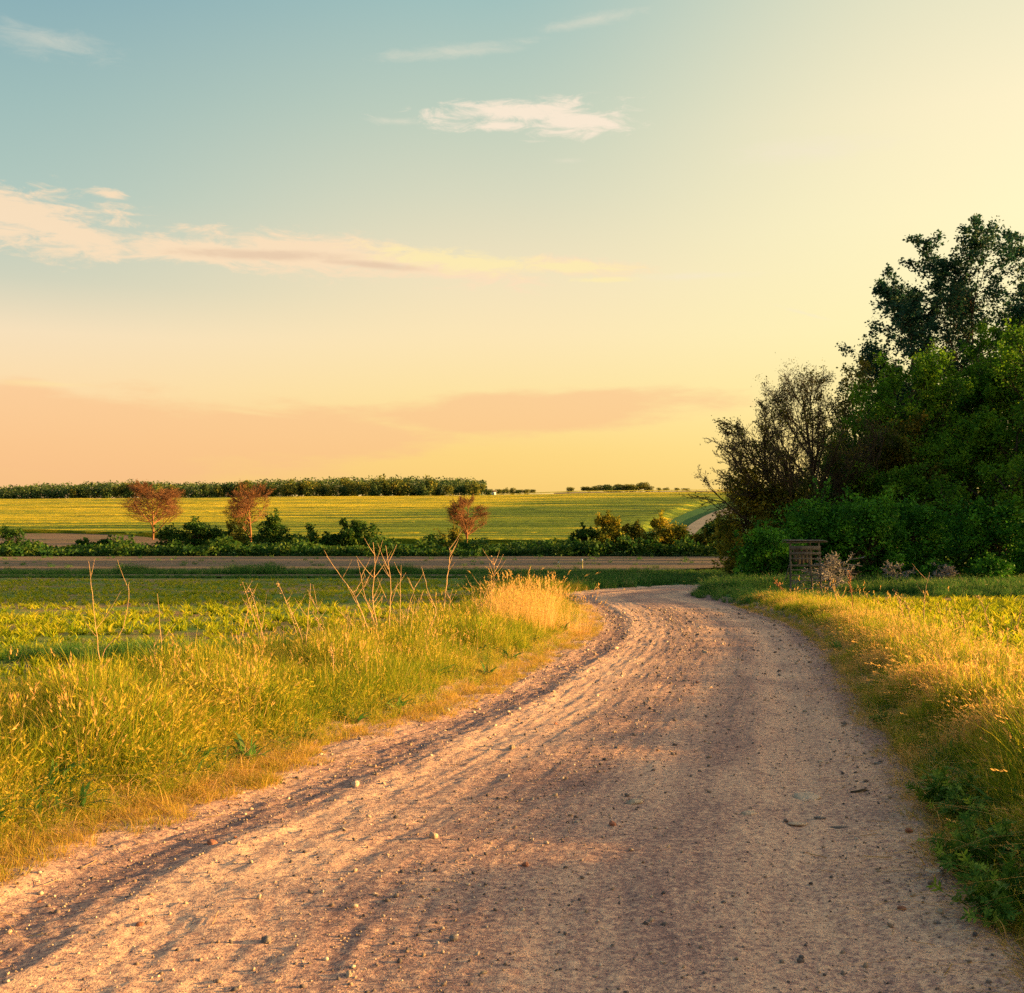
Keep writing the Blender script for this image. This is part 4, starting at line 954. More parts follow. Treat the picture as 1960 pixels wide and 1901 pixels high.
def do_trees():
    # three bare trees in the far hedge
    g = 'bare reddish trees in the far hedge line'
    tree(293, 1034, None, 9.6, 10.0, 'fan', 900, 0.10, M['bud'], M['barkred'], 'rounded bare reddish tree, leftmost of the three against the yellow field', seed=5, group=g, jit=0.2, rscale=4.5, minr=0.018, rnd=True)
    tree(480, 1042, None, 7.2, 9.6, 'fan', 600, 0.10, M['bud'], M['barkred'], 'bare reddish tree with a clear pale trunk, middle one of three', seed=2, group=g, jit=0.2, rscale=4.5, minr=0.018, rnd=True)
    tree(893, 1050, None, 6.0, 7.4, 'fan', 600, 0.09, M['bud'], M['barkred'], 'slim bare orange tree, rightmost of three before the green slope', seed=8, group=g, jit=0.2, rscale=4, minr=0.016, rnd=True)
    # the grove on the right
    gp = 'trees of the grove on the right'
    P_ = [(1885, 76, 14.5, 430, 'poplar', 52000, 0.19, 'poplar', 'tallest poplar with dark blue-green leaves at the right edge', 4),
          (2040, 74, 12.0, 455, 'poplar', 22000, 0.20, 'poplar', 'tall dark poplar cut off by the right edge of the picture', 5),
          (1750, 80, 10.5, 515, 'poplar', 30000, 0.20, 'poplar', 'dark poplar shoulder left of the tallest one', 6)]
    for u, Y, w, vt, k, n, ls, lm, lb, sd in P_:
        h = vz(vt, Y) - float(H(ux(u, Y), Y)[0])
        tree(u, 0, Y, w, h, k, n, ls, M[lm], M['bark'], lb, name='poplar', seed=sd, group=gp, jit=0.13, rscale=5)
    Q = [(1712, 66, 6.6, 680, 'spread', 13000, 0.17, 'maple', 'round green tree below the poplar shoulder', 7),
         (1850, 68, 8.5, 610, 'spread', 22000, 0.17, 'maple', 'brownish green tree in front of the tallest poplar', 8),
         (1935, 58, 6.2, 740, 'spread', 17000, 0.15, 'maple', 'bright green tree at the right edge below the poplars', 9),
         (1830, 60, 5.2, 820, 'spread', 13000, 0.15, 'maple', 'dense dark green tree in the middle of the grove', 10),
         (1700, 62, 5.8, 790, 'spread', 14000, 0.15, 'olive', 'brownish open tree behind the elder bushes', 11),
         (1780, 72, 7.5, 700, 'spread', 12000, 0.17, 'maple', 'green tree deep in the grove between the tall ones', 12),
         (1660, 64, 6.2, 770, 'spread', 14000, 0.15, 'maple', 'dark green tree filling the gap right of the bare trees', 114),
         (1760, 57, 5.6, 880, 'spread', 12000, 0.14, 'maple', 'low green tree just above the elder bushes', 115),
         (1900, 55, 6.4, 850, 'spread', 15000, 0.14, 'maple', 'low bright green tree above the elder bushes at the right', 116),
         (1960, 70, 8.0, 560, 'spread', 15000, 0.17, 'maple', 'green tree reaching up in front of the poplars at the edge', 117),
         (1790, 64, 6.5, 660, 'spread', 15000, 0.16, 'maple', 'olive green tree in the grove below the poplar shoulder', 118),
         (1560, 66, 5.6, 860, 'spread', 3500, 0.14, 'olive', 'brown-olive tree behind the two bare-branched trees', 119),
         (1640, 70, 5.4, 690, 'spread', 3000, 0.15, 'olive', 'thinly leaved tree behind the two bare-branched ones', 13),
         (1990, 64, 7.0, 620, 'spread', 9000, 0.17, 'maple', 'green tree half outside the right edge of the picture', 14)]
    for u, Y, w, vt, k, n, ls, lm, lb, sd in Q:
        h = vz(vt, Y) - float(H(ux(u, Y), Y)[0])
        tree(u, 0, Y, w, h, k, n, ls, M[lm], M['bark'], lb, name='tree', seed=sd, group=gp, jit=0.14, rscale=7)
    h = vz(656, 60) - float(H(ux(1578, 60), 60)[0])
    tree(1570, 0, 60, 7.4, h, 'fan', 5000, 0.10, M['olive'], M['bark'], 'nearly bare tree with a round top against the bright sky', seed=15, group=gp, jit=0.12, rscale=5, minr=0.010, rnd=True)
    h = vz(735, 59) - float(H(ux(1540, 59), 59)[0])
    tree(1556, 0, 59, 9.0, h, 'fan', 4000, 0.10, M['olive'], M['bark'], 'nearly bare tree whose branches sweep out to the left', seed=16, group=gp, jit=0.12, rscale=6, lean=(-0.42, 0), minr=0.010)
    # trees farther back and to the right that shade the valley floor
    for i, (X, Y, w, h) in enumerate([(25, 36, 7, 10), (33, 40, 9, 13), (30, 45.5, 8, 14), (36, 47, 9, 14), (34, 54, 9, 15), (33, 59, 8, 15), (38, 52, 9, 15), (44, 66, 9, 17), (50, 80, 10, 16), (47, 92, 10, 17), (56, 105, 10, 17), (36, 94, 8, 13), (62, 118, 10, 15), (40, 116, 9, 12)]):
        tree(0, 0, None, w, h, 'spread', 17000, 0.28, M['maple'], M['bark'], 'broad green tree standing behind the front of the grove', seed=40 + i, group='trees farther back in the grove', jit=0.4, rscale=7, loc=(X, Y))
    # bushes along the foot of the grove
    gb = 'bushes at the foot of the grove'
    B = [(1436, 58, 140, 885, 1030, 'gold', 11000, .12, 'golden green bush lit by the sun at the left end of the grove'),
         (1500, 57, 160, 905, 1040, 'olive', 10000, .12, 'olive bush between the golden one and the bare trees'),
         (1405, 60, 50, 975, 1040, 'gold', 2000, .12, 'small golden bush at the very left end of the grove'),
         (1470, 47, 150, 1005, 1130, 'elder', 9000, .11, 'dark green bush left of the wooden stand'),
         (1560, 50, 210, 955, 1110, 'elder', 13000, .12, 'dark elder bush behind the wooden stand'),
         (1655, 49, 220, 945, 1100, 'elder', 15000, .12, 'large elder bush with pale flower heads right of the stand'),
         (1755, 51, 200, 960, 1100, 'elder', 12000, .12, 'dark elder bush in the middle of the row'),
         (1905, 49, 210, 955, 1105, 'elder', 14000, .12, 'bright green elder bush near the right edge'),
         (1830, 54, 170, 975, 1100, 'elder', 9000, .12, 'dark low bush in the gap between two elders'),
         (1990, 47, 120, 990, 1105, 'elder', 6000, .12, 'elder bush cut off by the right edge of the picture'),
         (1900, 44, 90, 1060, 1125, 'elder', 2500, .10, 'low green bush in the grass at the far right'),
         (1795, 44, 100, 1075, 1122, 'lushbush', 2600, .10, 'low spreading nettle clump below the elders')]
    for i, (u, Y, wp, vt, vb, lm, n, ls, lb) in enumerate(B):
        w = wp / F * Y; zg = float(H(ux(u, Y), Y)[0]); h = vz(vt, Y) - zg
        bush(u, 0, Y, w, max(h, 0.5), n, ls, M['elder'] if lm == 'lushbush' else M[lm], lb, 60 + i, group=gb, depth=w * 0.7, clumps=60)
    # hedge across the valley
    gh = 'bushes of the far hedge'
    Hs = [(22, 36, 1008, 'darkbush', 'small bush standing alone at the far left end of the hedge', 900),
          (168, 42, 1030, 'darkbush', 'low round bush in the hedge left of the first bare tree', 900),
          (205, 34, 1030, 'darkbush', 'low bush close left of the first bare tree', 700),
          (325, 36, 1008, 'darkbush', 'dark upright bush touching the first bare tree on its right', 1200),
          (372, 66, 995, 'darkbush', 'broad dark bush between the first two bare trees', 2600),
          (418, 40, 1010, 'darkbush', 'dark bush halfway to the second bare tree', 1300),
          (455, 40, 985, 'olive', 'olive bush in front of the second bare tree', 900),
          (523, 46, 985, 'darkbush', 'tall dark bush touching the second bare tree on its right', 1900),
          (597, 24, 1000, 'darkbush', 'thin upright bush between two hedge gaps', 600),
          (640, 50, 1020, 'darkbush', 'low dark bush left of the biggest hedge bush', 1400),
          (682, 66, 992, 'darkbush', 'biggest dark bush in the middle of the far hedge', 3400),
          (865, 36, 1008, 'olive', 'brown-green bush at the foot of the third bare tree', 700),
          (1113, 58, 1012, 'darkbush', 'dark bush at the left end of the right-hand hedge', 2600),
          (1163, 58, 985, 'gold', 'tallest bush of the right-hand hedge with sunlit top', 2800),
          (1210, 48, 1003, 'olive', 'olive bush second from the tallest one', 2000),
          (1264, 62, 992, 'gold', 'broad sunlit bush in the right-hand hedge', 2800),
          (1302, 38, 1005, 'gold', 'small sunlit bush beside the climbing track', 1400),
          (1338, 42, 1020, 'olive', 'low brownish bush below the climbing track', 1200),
          (1385, 70, 995, 'darkbush', 'round dark bush on a short trunk near the grove', 3600)]
    for i, (u, wp, vt, lm, lb, n) in enumerate(Hs):
        Y = 134 if u < 1000 else 128
        w = wp * 1.45 / F * Y; zg = float(H(ux(u, Y), Y)[0]); h = vz(vt, Y) - zg
        bush(u, 0, Y, w, h, int(n * 1.6), 0.24, M[lm], lb, 90 + i, group=gh, depth=w * 0.8, clumps=24)
    # tangled growth on the hedge bank: one mass
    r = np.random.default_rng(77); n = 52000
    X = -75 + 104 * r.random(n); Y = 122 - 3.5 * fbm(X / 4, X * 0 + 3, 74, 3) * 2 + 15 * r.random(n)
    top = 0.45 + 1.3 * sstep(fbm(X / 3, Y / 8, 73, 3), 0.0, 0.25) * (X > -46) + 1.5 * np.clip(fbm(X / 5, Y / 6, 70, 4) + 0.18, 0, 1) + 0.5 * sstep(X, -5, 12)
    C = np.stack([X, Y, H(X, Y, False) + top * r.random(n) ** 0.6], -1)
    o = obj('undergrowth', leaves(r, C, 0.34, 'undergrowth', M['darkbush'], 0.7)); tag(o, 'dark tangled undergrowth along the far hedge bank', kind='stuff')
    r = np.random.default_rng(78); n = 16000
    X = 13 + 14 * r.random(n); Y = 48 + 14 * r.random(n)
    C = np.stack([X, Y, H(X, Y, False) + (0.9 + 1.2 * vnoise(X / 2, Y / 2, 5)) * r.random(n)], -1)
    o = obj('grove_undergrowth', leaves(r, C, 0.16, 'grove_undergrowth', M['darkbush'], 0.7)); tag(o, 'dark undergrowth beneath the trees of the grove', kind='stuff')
do_trees()

def do_far():
    r = np.random.default_rng(88)
    # woodland along the left skyline: front trees one by one
    def far_proto(seed, mat):
        r = np.random.default_rng(seed); n = 1300
        cl = 16; th = r.random(cl) * 6.28; q = np.sqrt(r.random(cl)) * 0.36; zz = 0.16 + 0.68 * r.random(cl); C = np.stack([np.cos(th) * q, np.sin(th) * q, zz], -1)
        k = r.integers(0, cl, n); d = r.normal(0, 1, (n, 3)); d /= np.linalg.norm(d, axis=1)[:, None]
        L = C[k] + d * (0.13 + 0.09 * r.random((n, 1))); L[:, 2] = np.clip(L[:, 2], 0.0, 2)
        cr = leaves(r, L, 0.075, 'crown', mat, 0.8)
        lv = fit(skeleton(r, n_at=(6,), ang=(45,), ratio=(0.5,), up=(0, 0.1), wander=(0.05, 0.1), t0=(0.3,)), 0.5, 0.8)
        return cr, wood_mesh(lv, M['bark'], 0.4)
    protos = [far_proto(200 + i, M['forest'] if i % 3 else M['forest_lit']) for i in range(6)]
    sunlit_p = [far_proto(230 + i, M['forest_lit']) for i in range(3)]
    def put(X, Y, w, h, label, group):
        cr, tr = protos[r.integers(0, 6)] if X < -95 or r.random() < 0.35 else sunlit_p[r.integers(0, 3)]
        root = empty('woodland_tree', (X, Y, float(H(X, Y, False)[0])), r.random() * 6.28); root.scale = (w, w, h); tag(root, label, 'tree', group)
        obj('trunk', tr, root); obj('crown', cr, root)
    VT = lambda u: np.interp(u, [-200, 0, 60, 150, 230, 400, 520, 700, 860, 925, 942], [936, 932, 927, 924, 921, 925, 918, 914, 914, 918, 928])
    us = np.concatenate([np.arange(-60, 520, 15.0), np.arange(520, 940, 13.0)])
    for u in us:
        u = u + r.normal(0, 3); Y = 432 + r.normal(0, 5) + (0 if u > 200 else 25)
        z = float(H(ux(u, Y), Y, False)[0]); h = (vz(VT(u) + 8 + r.normal(0, 4.6), Y) - z) / 0.95
        h = max(h, 3); w = h * (0.75 + 0.35 * r.random())
        sec = 'left of the first bare tree' if u < 285 else 'between the first and second bare trees' if u < 480 else 'right of the second bare tree' if u < 690 else 'near the hut'
        put(ux(u, Y), Y, w, h, 'tree in the front row of the far wood, ' + sec, 'front trees of the far wood ' + sec)
    # the wood behind: one mass
    n = 38000; U = -160 + 1090 * r.random(n); Y = 450 + 60 * r.random(n); X = ux(U, Y)
    bump = 9 * (np.abs(fbm(X / 6, Y / 9, 81, 3)))
    top = np.array([vz(VT(u) + 3, y) for u, y in zip(U, Y)]) - H(X, Y, False) - 1.2 + bump * 0.9
    C = np.stack([X, Y, H(X, Y, False) + np.maximum(top, 2) * r.random(n) ** 0.6], -1)
    tag(obj('forest', leaves(r, C, 0.7, 'forest', M['forest'], 0.8)), 'far wood massed behind its front row of trees', kind='stuff')
    # scattered crowns on the skyline, centre and right
    ORD = 'first second third fourth fifth sixth seventh eighth ninth tenth eleventh twelfth thirteenth fourteenth fifteenth sixteenth seventeenth eighteenth nineteenth twentieth twenty-first'.split()
    for q_, (u, vt, s) in enumerate([(955, 934, 7), (968, 935, 7), (980, 936, 8), (992, 936.5, 7), (1005, 937, 8), (1020, 937, 6), (1092, 934, 6), (1120, 933, 9), (1135, 933, 9), (1147, 931, 12), (1160, 930, 14), (1176, 927, 14), (1190, 923, 16), (1203, 928, 12), (1217, 925, 14), (1230, 926, 14), (1243, 930, 10), (1262, 932, 6), (1276, 932, 7), (1295, 933, 6), (1312, 934, 6)]):
        Y = 640 + r.normal(0, 8); z = float(H(ux(u, Y), Y, False)[0]); h = max((vz(vt, Y) - z) / 0.95 * r.uniform(0.7, 1.15), 1.6); w = s / F * Y * r.uniform(1.9, 2.9)
        put(ux(u, Y), Y, w, h, '%s small skyline tree counting rightwards from the white hut' % ORD[q_], 'distant trees on the skyline')
    # the little white building at the wood's right end
    Y = 445; X = ux(945, Y); z = float(H(X, Y, False)[0]); root = empty('hut', (X, Y, z)); tag(root, 'tiny white hut at the right end of the far wood', 'hut')
    V, Fc = box(0, 0, 0.9, 1.8, 1.8, 1.8); obj('wall', mesh('wall', V, Fc, M['white']), root)
    V = np.array([(-1, -1, 1.8), (1, -1, 1.8), (1, 1, 1.8), (-1, 1, 1.8), (-1, 0, 2.4), (1, 0, 2.4)]); Fc = np.array([(0, 1, 5, 4), (2, 3, 4, 5), (0, 3, 2, 1)]); obj('roof', mesh('roof', V, Fc, M['tile']), root)
    V, Fc = box(0, -0.92, 1.0, 0.5, 0.05, 0.5); obj('window', mesh('window', V, Fc, M['darkwood']), root)
do_far()

# ------------------------------------------------------------------ dead stalks on the verges
def stalk(pts, label, group, rad=1.4, side=6, mat='stalk', seed=0, head=None, name='dry_stalk', extra=()):
    """pts: picture positions from the root up, carried to the depth where the root stands"""
    r = np.random.default_rng(seed + 700)
    X, Y = ground(*pts[0]); z0 = float(H(X, Y)[0])
    u0, v0 = pts[0]
    dy = r.normal(0, 0.12)
    def curve(pp, off=0.0, rr=rad):
        Q = np.array([[(u - u0) / F * Y, 0, (v0 - v) / F * Y] for u, v in pp]); L = np.abs(Q[:, 2]); Q[:, 1] = dy * L
        C = catmull(Q, 5); t = np.linspace(0, 1, len(C))
        C += r.normal(0, 0.0035, C.shape) * (t[:, None] > 0)
        return C, rr / F * Y * (1 - 0.72 * t)
    root = empty(name, (X, Y, z0 - 0.02)); tag(root, label, 'plant', group)
    C, Rr = curve(pts, rr=rad); Vv, Fc, uv = tubes(C[None], Rr[None], 5)
    obj('stem', mesh('stem', Vv, Fc, M[mat], uv), root)
    g = Geo(); has = False
    for k in range(side):                                     # short side twigs on the upper half
        i = int(len(C) * (0.35 + 0.55 * r.random())); a = r.choice([-1, 1]) * (0.4 + 0.4 * r.random()); l = (pts[0][1] - pts[-1][1]) / F * Y * (0.10 + 0.16 * r.random())
        t = np.linspace(0, 1, 5)[:, None]; d = np.array([math.sin(a), r.normal(0, .4), math.cos(a)])
        Q = C[i] + d * t * l + np.array([0, 0, 1]) * t ** 2 * l * 0.25
        Vv, Fc, uv = tubes(Q[None], (0.45 * rad / F * Y * (1 - 0.7 * t[:, 0]))[None], 4); g.add(Vv, Fc, uv); has = True
    for ex in extra:
        C2, R2_ = curve(ex, rr=rad * 0.6); Vv, Fc, uv = tubes(C2[None], R2_[None], 4); g.add(Vv, Fc, uv); has = True
    if has: obj('twig', g.build('twig', M[mat]), root)
    if head:
        n = head; k = int(len(C) * 0.55); i = r.integers(k, len(C), n)
        P = C[i] + r.normal(0, 1, (n, 3)) * (2.2 / F * Y)
        obj('seed_head', leaves(r, P, 3.4 / F * Y, 'seed_head', M['rust'] if mat == 'rust' else M['stalk'], 0.4, flat=-0.5), root)
    return root
def do_stalks():
    gl = 'dead weed stalks on the left verge'; gr = 'dead weed stalks on the right verge'
    L = [([(715, 1240), (700, 1190), (682, 1147), (671, 1128), (625, 1063)], 'thick dead stalk leaning left at the left of the bare clump', 8, None),
         ([(730, 1236), (720, 1190), (712, 1144), (716, 1080), (712, 1037)], 'tallest upright dead stalk in the bare clump', 9, None),
         ([(746, 1236), (746, 1179), (749, 1119), (741, 1041)], 'tall dead stalk beside the tallest one in the clump', 8, None),
         ([(762, 1246), (765, 1178), (766, 1080)], 'straight dead stalk in the right half of the clump', 4, None),
         ([(764, 1244), (777, 1194), (785, 1150), (798, 1114)], 'dead stalk leaning right out of the clump', 5, None),
         ([(735, 1240), (716, 1190), (700, 1150), (690, 1110), (680, 1070)], 'thin dead stalk inside the left half of the clump', 5, None),
         ([(845, 1214), (848, 1174), (856, 1103), (861, 1060), (859, 1046)], 'stout dead stalk standing right of the clump', 5, None),
         ([(815, 1251), (820, 1207), (834, 1169), (820, 1130), (807, 1083)], 'crooked dead stalk curving left over the field', 4, None),
         ([(798, 1212), (799, 1163), (810, 1130)], 'short forked dead stalk before the stout one', 3, None),
         ([(855, 1212), (860, 1160), (866, 1125)], 'short dead stalk just right of the stout one', 4, None),
         ([(893, 1200), (915, 1166), (940, 1135), (946, 1100), (945, 1066)], 'bent dead stalk leaning right toward the feathery grass', 8, 40),
         ([(705, 1235), (670, 1190), (646, 1166)], 'low dead stalk leaning far left at the clump foot', 3, None),
         ([(199, 1335), (195, 1216), (193, 1146), (192, 1068)], 'tall thin lone stalk at the far left', 3, None),
         ([(201, 1330), (203, 1248), (240, 1206), (259, 1149), (262, 1109)], 'curved stalk branching right beside the lone thin one', 1, None),
         ([(314, 1300), (307, 1227), (298, 1135)], 'thin stalk in front of the dark weed patch', 1, None),
         ([(300, 1330), (298, 1270), (296, 1227)], 'short dead branching weed near the left verge front', 7, None),
         ([(508, 1262), (487, 1192), (462, 1116)], 'dry plume leaning left over the maize, left one', 2, 46),
         ([(514, 1262), (496, 1192), (478, 1130)], 'dry plume leaning left close beside the left one', 2, 40),
         ([(586, 1270), (572, 1209), (529, 1118)], 'dry plume leaning left, middle of the verge', 2, 50),
         ([(582, 1280), (584, 1200), (587, 1117)], 'straight dry stalk beside the middle plume', 2, None),
         ([(640, 1256), (622, 1210), (600, 1170)], 'short dry plume left of the bare clump', 2, 30),
         ([(640, 1330), (636, 1270), (630, 1230)], 'pale dry stems standing in the verge below the clump', 3, 36)]
    for i, (p, lb, sd, hd) in enumerate(L):
        stalk(p, lb, gl, 1.5 if i in (0, 1, 2, 6) else 1.1, sd, 'stalk', i, hd)
    r = np.random.default_rng(61)
    for i in range(22):
        u = r.choice([r.uniform(640, 790), r.uniform(800, 960), r.uniform(440, 640)]); v = r.uniform(1214, 1262) if u < 800 else r.uniform(1196, 1222); hh = r.uniform(50, 120); ln = r.normal(0, 0.22)
        stalk([(u, v), (u + ln * hh * 0.4, v - hh * 0.5), (u + ln * hh + r.normal(0, 5), v - hh)], 'thin bare dead stem among the tall stalks of the left verge', 'thin bare stems on the left verge', 0.75, int(r.integers(1, 5)), 'stalk', 100 + i)
    Rr = [([(1632, 1182), (1628, 1137), (1621, 1095)], 'reddish seed stalk standing before the dead branches', 2, 60, 'rust'),
          ([(1768, 1224), (1771, 1137), (1780, 1093)], 'tall slightly bent stalk before the right field', 2, None, 'stalk'),
          ([(1739, 1210), (1727, 1166), (1715, 1131)], 'leaning dry stalk left of the tall bent one', 3, 24, 'stalk'),
          ([(1747, 1206), (1738, 1170), (1730, 1143)], 'second leaning dry stalk beside the first', 3, 24, 'stalk'),
          ([(1900, 1216), (1883, 1160), (1870, 1137)], 'leaning feathery stalk near the right edge', 3, 30, 'stalk'),
          ([(1943, 1216), (1942, 1180), (1939, 1149)], 'upright dry stalk at the right edge', 2, None, 'stalk'),
          ([(1926, 1300), (1928, 1250), (1931, 1205)], 'upright dry stalk in front of the shoots at the right edge', 2, None, 'stalk'),
          ([(1514, 1148), (1498, 1128), (1486, 1112)], 'rusty dock stalk leaning left below the wooden stand', 2, 60, 'rust'),
          ([(1840, 1330), (1800, 1260), (1745, 1205)], 'long thin stalk arching left over the right verge', 1, None, 'stalk'),
          ([(1905, 1400), (1880, 1310), (1850, 1225)], 'long thin stalk leaning left in the bright right verge', 1, None, 'stalk'),
          ([(1608, 1170), (1600, 1140), (1596, 1120)], 'small dry stalk left of the reddish one', 2, None, 'stalk'),
          ([(1850, 1230), (1842, 1190), (1835, 1170)], 'small feathery stalk at the edge of the right field', 2, 20, 'stalk')]
    for i, (p, lb, sd, hd, mt) in enumerate(Rr): stalk(p, lb, gr, 1.2, sd, mt, 50 + i, hd)
    # dandelion clock
    X, Y = ground(156, 1440); z0 = float(H(X, Y)[0]); X = ux(154, Y); zt = vz(1371, Y)
    root = empty('dandelion', (X, Y, z0)); tag(root, 'white dandelion seed head in the left verge', 'flower')
    t = np.linspace(0, 1, 6); P = np.stack([0.02 * np.sin(t * 2), 0 * t, (zt - z0) * t], -1); V, Fc, uv = tubes(P[None], np.full((1, 6), 0.003), 5); obj('stem', mesh('stem', V, Fc, M['stalk'], uv), root)
    r = np.random.default_rng(3); n = 420; d = r.normal(0, 1, (n, 3)); d /= np.linalg.norm(d, axis=1)[:, None]
    obj('seed_head', leaves(r, P[-1] + d * 0.02 * (0.4 + 0.6 * r.random((n, 1))), 0.012, 'seed_head', M['fluff'], 0.5), root)
do_stalks()

def do_mugwort():
    """feathery dark green weeds at the foot of the right verge"""
    r = np.random.default_rng(91)
    def proto(k):
        r = np.random.default_rng(300 + k); g = Geo(); stems = []
        for s in range(26):
            a = r.random() * 6.28; tl = 0.25 + 0.75 * r.random(); Ls = 0.24 * (0.6 + 0.6 * r.random()); d = np.array([math.cos(a) * tl, math.sin(a) * tl, 1.1 - 0.5 * tl]); d /= np.linalg.norm(d)
            t = np.linspace(0, 1, 5)[:, None]; stems.append(d * t * Ls + np.array([0, 0, -1]) * t ** 2 * Ls * 0.18 * tl)
            for q in range(9):                                # cut leaves along each stem
                f = 0.2 + 0.8 * q / 8; b = d * f * Ls + np.array([0, 0, -1]) * f * f * Ls * 0.18 * tl
                ld = r.normal(0, 1, 3) + d * 0.6 + (0, 0, 0.3); ld /= np.linalg.norm(ld); sd = np.cross(ld, d) ; sd /= np.linalg.norm(sd) + 1e-9; ll = 0.062 * (0.7 + 0.5 * r.random())
                for jx, off in ((0, 0), (-1, .35), (1, .35), (-1, .65), (1, .65)):
                    p0 = b + ld * ll * off; dd = ld if jx == 0 else (ld * 0.7 + sd * jx * 0.8); le = ll if jx == 0 else ll * 0.5; wd = np.cross(dd, ld if jx else d); wd = sd if jx == 0 else np.cross(dd, np.cross(ld, sd)); wd = wd / (np.linalg.norm(wd) + 1e-9) * 0.006
                    g.add([p0, p0 + dd * le * 0.5 + wd, p0 + dd * le, p0 + dd * le * 0.5 - wd], [(0, 1, 2, 3)], np.tile([[r.random(), 0.5]], (4, 1)))
        P = np.stack(stems); V, Fc, uv = tubes(P, np.full(P.shape[:2], 0.002), 3)
        return g.build('foliage', M['mugwort']), mesh('stem', V, Fc, M['mugwort'], uv)
    pr = [proto(i) for i in range(3)]
    spots = [(1822, 1566, 1.15, 'feathery dark weed at the verge foot, farthest of the big four'), (1868, 1590, 1.0, 'feathery weed tucked behind the farthest one'),
             (1880, 1700, 1.2, 'feathery dark weed spilling on to the road, second big one'), (1940, 1690, 1.1, 'feathery weed behind the second big one'),
             (1930, 1800, 1.15, 'feathery dark weed nearest the lower right corner'), (1690, 1394, 0.6, 'small round green weed at the foot of the golden barley'),
             (1745, 1330, 0.55, 'small green weed in the middle of the right verge'), (1915, 1640, 1.0, 'feathery weed higher up the bank at the right edge'), (1955, 1760, 1.1, 'feathery weed cut off at the lower right edge')]
    for i, (u, v, s, lb) in enumerate(spots):
        X, Y = ground(u, v)
        root = empty('mugwort', (X, Y, float(H(X, Y)[0])), r.random() * 6.28); root.scale = (s, s, s); tag(root, lb, 'weed', 'feathery weeds on the right verge')
        f, st = pr[i % 3]; obj('foliage', f, root); obj('stem', st, root)
do_mugwort()

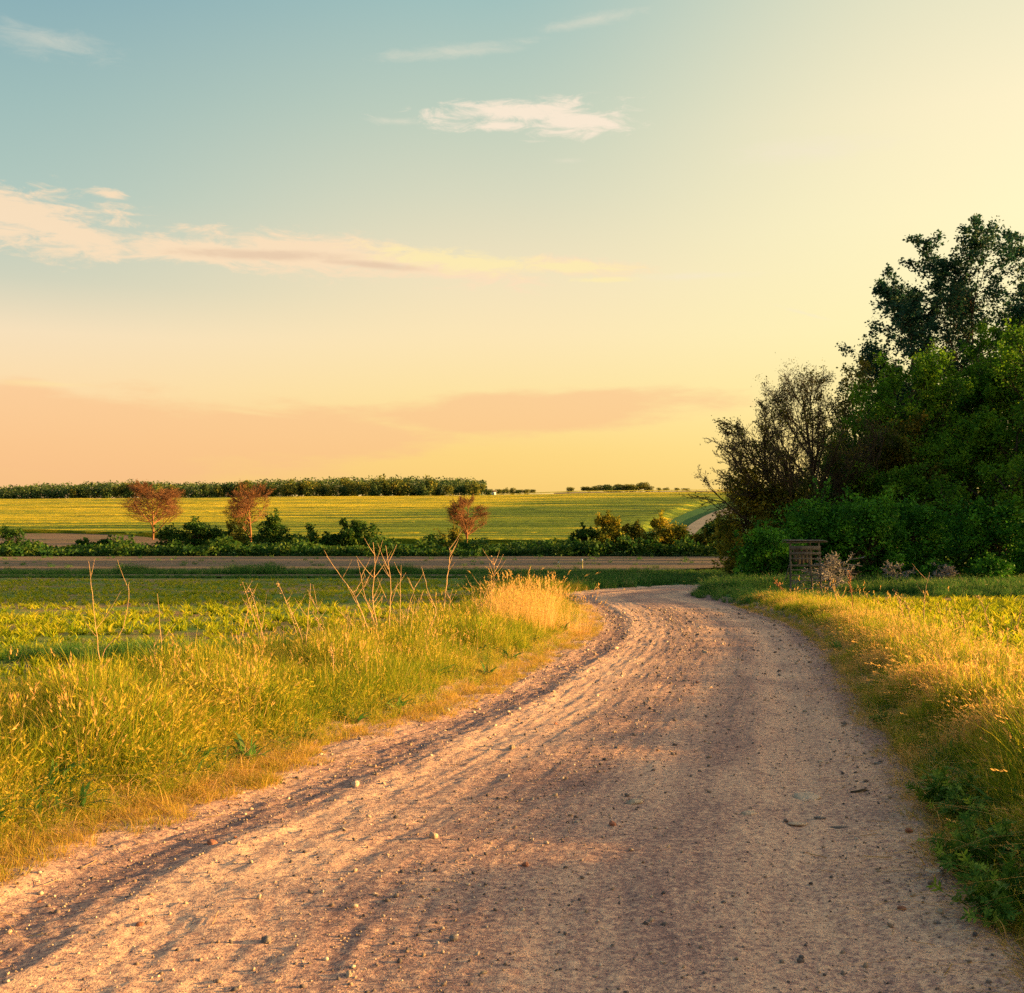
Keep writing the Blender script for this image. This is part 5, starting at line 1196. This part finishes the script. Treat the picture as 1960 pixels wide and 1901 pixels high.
# ------------------------------------------------------------------ the wooden stand, dead wood, posts
def rod(p, q, r0, mat, name, parent, seed=0, sides=7):
    r = np.random.default_rng(seed); p = np.array(p, float); q = np.array(q, float); t = np.linspace(0, 1, 7)[:, None]
    C = p + (q - p) * t + r.normal(0, r0 * 0.25, (7, 3)) * np.sin(t * math.pi)
    V, Fc, uv = tubes(C[None], (r0 * (1 - 0.15 * t[:, 0]))[None], sides)
    n = len(V)
    caps = [list(range(sides))[::-1], list(range(n - sides, n))]
    me = bpy.data.meshes.new(name); me.from_pydata([tuple(v) for v in V], [], [tuple(f) for f in Fc] + [tuple(c) for c in caps]); me.materials.append(mat); me.update()
    return obj(name, me, parent)
def do_stand():
    X0, Y0 = ground(1543, 1140); Y0 = min(Y0, 39.0); k = Y0 / F; X0 = ux(1543, Y0); z0 = float(H(X0, Y0)[0])
    root = empty('hunting_stand', (X0, Y0, z0)); tag(root, 'low weathered wooden hunting stand with ladder rungs by the bushes', 'stand')
    W = lambda u, v, d=0.0: ((u - 1543) * k, d, vz(v, Y0) - z0)
    w = M['wood']
    rod(W(1514, 1140), W(1513, 1036), 0.035, w, 'post', root, 1); rod(W(1573, 1140), W(1567, 1036), 0.04, w, 'post', root, 2)
    rod(W(1524, 1138, 0.7), W(1522, 1036, 0.7), 0.035, w, 'post', root, 3); rod(W(1566, 1138, 0.7), W(1560, 1036, 0.7), 0.035, w, 'post', root, 4)
    for i, (v1, v2, a, b) in enumerate([(1082, 1082, 1511, 1574), (1091, 1090, 1513, 1573), (1101, 1101, 1513, 1576), (1111, 1112, 1514, 1574), (1128, 1124, 1514, 1581)]):
        rod(W(a, v1, -0.05), W(b, v2, -0.05), 0.022, w, 'rung', root, 10 + i)
    rod(W(1505, 1039, -0.06), W(1583, 1037, -0.06), 0.025, w, 'roof_pole', root, 20); rod(W(1508, 1039, 0.76), W(1580, 1038, 0.76), 0.025, w, 'roof_pole', root, 21)
    rod(W(1548, 1072, -0.08), W(1553, 1107, -0.08), 0.020, w, 'brace', root, 22); rod(W(1536, 1104, 0.0), W(1553, 1090, 0.1), 0.018, w, 'brace', root, 23); rod(W(1504, 1112, 0.1), W(1514, 1072, 0.0), 0.02, w, 'brace', root, 24)
    def plank(u1, u2, v1, v2, d, th=0.025):
        a, b = W(u1, v1, d), W(u2, v2, d); V, Fc = box((a[0] + b[0]) / 2, d, (a[2] + b[2]) / 2, abs(b[0] - a[0]), th, abs(a[2] - b[2])); obj('plank', mesh('plank', V, Fc, w), root)
    plank(1510, 1570, 1045, 1053, -0.06); plank(1512, 1571, 1057, 1062, -0.055); plank(1514, 1570, 1068, 1071, -0.06)
    for i in range(5): plank(1528 + i * 7.4, 1534.6 + i * 7.4, 1054 + (i * 7) % 3, 1078 + (i * 5) % 7, 0.66)
    plank(1518, 1568, 1083.5, 1085, 0.33, 0.62)
    def roofp(i): 
        a = W(1508 + i * 12.2, 1037, 0); V, Fc = box(a[0] + 0.1, 0.35, a[2] + 0.035, 0.2, 0.98, 0.02); obj('roof_board', mesh('roof_board', V, Fc, w), root)
    for i in range(6): roofp(i)
    # dead branches heaped beside it
    def dead(u, v, wpx, vt, lean, lb, seed, kind='brush', dy=None, mat='barkgrey', Yf=None):
        X, Y = ground(u, v)
        if Yf: Y = Yf; X = ux(u, Y)
        h = (v - vt) / F * Y
        tree(u, v, Y, wpx / F * Y, h, kind, 0, 0, None, M[mat], lb, 'dead branches', 'dead_branches', 'dead wood at the foot of the grove', seed=seed, lean=lean, rscale=h * 0.9, minr=0.009)
    dead(1592, 1130, 60, 1048, (-0.2, 0), 'grey dead brush leaning on the wooden stand', 401, Yf=40.5)
    dead(1640, 1128, 120, 1046, (-0.6, 0), 'grey heap of dead branches sloping away from the stand', 402, Yf=41)
    dead(1668, 1118, 90, 1052, (-0.7, 0.2), 'brown tangle of dead branches above the grey heap', 404, mat='bark', Yf=43)
    dead(1722, 1112, 62, 1052, (0.3, 0), 'pale dead shrub with a white broken base', 405, Yf=43)
    dead(1770, 1112, 60, 1058, (0.6, 0), 'thin forked dead branch leaning right', 406, 'spread', Yf=43.5)
    # posts in the brown field and beside the grove
    def post(u, vb, vt, w, lb, leanpx=0, mat='post', cat='post'):
        X, Y = ground(u, vb); k = Y / F; z = float(H(X, Y)[0]); root = empty('marker_post', (X, Y, z)); tag(root, lb, cat, 'marker posts in the valley')
        h = (vb - vt) * k; rod((0, 0, -0.1), (leanpx * k, 0, h), w * k, M[mat], 'shaft', root, int(u)); rod((leanpx * k * 0.97, 0, h * 0.97), (leanpx * k * 1.03, 0, h * 1.04), w * k * 1.25, M['white'], 'cap', root, int(u) + 1)
    post(1073, 1095, 1077, 1.3, 'leaning yellow marker post at the edge of the brown field', -4)
    post(1114, 1089, 1073, 1.6, 'upright yellow marker post in the brown field')
    post(1396, 1074, 1061, 1.0, 'thin pale marker post on the bank near the grove', 0, 'barkgrey')
    post(1420, 1106, 1093, 4.0, 'short thick dark post with a pale top beside the grove', 0, 'darkwood')
do_stand()
print('objects', len(bpy.data.objects), 'tris', sum(len(m.polygons) for m in bpy.data.meshes) * 2)
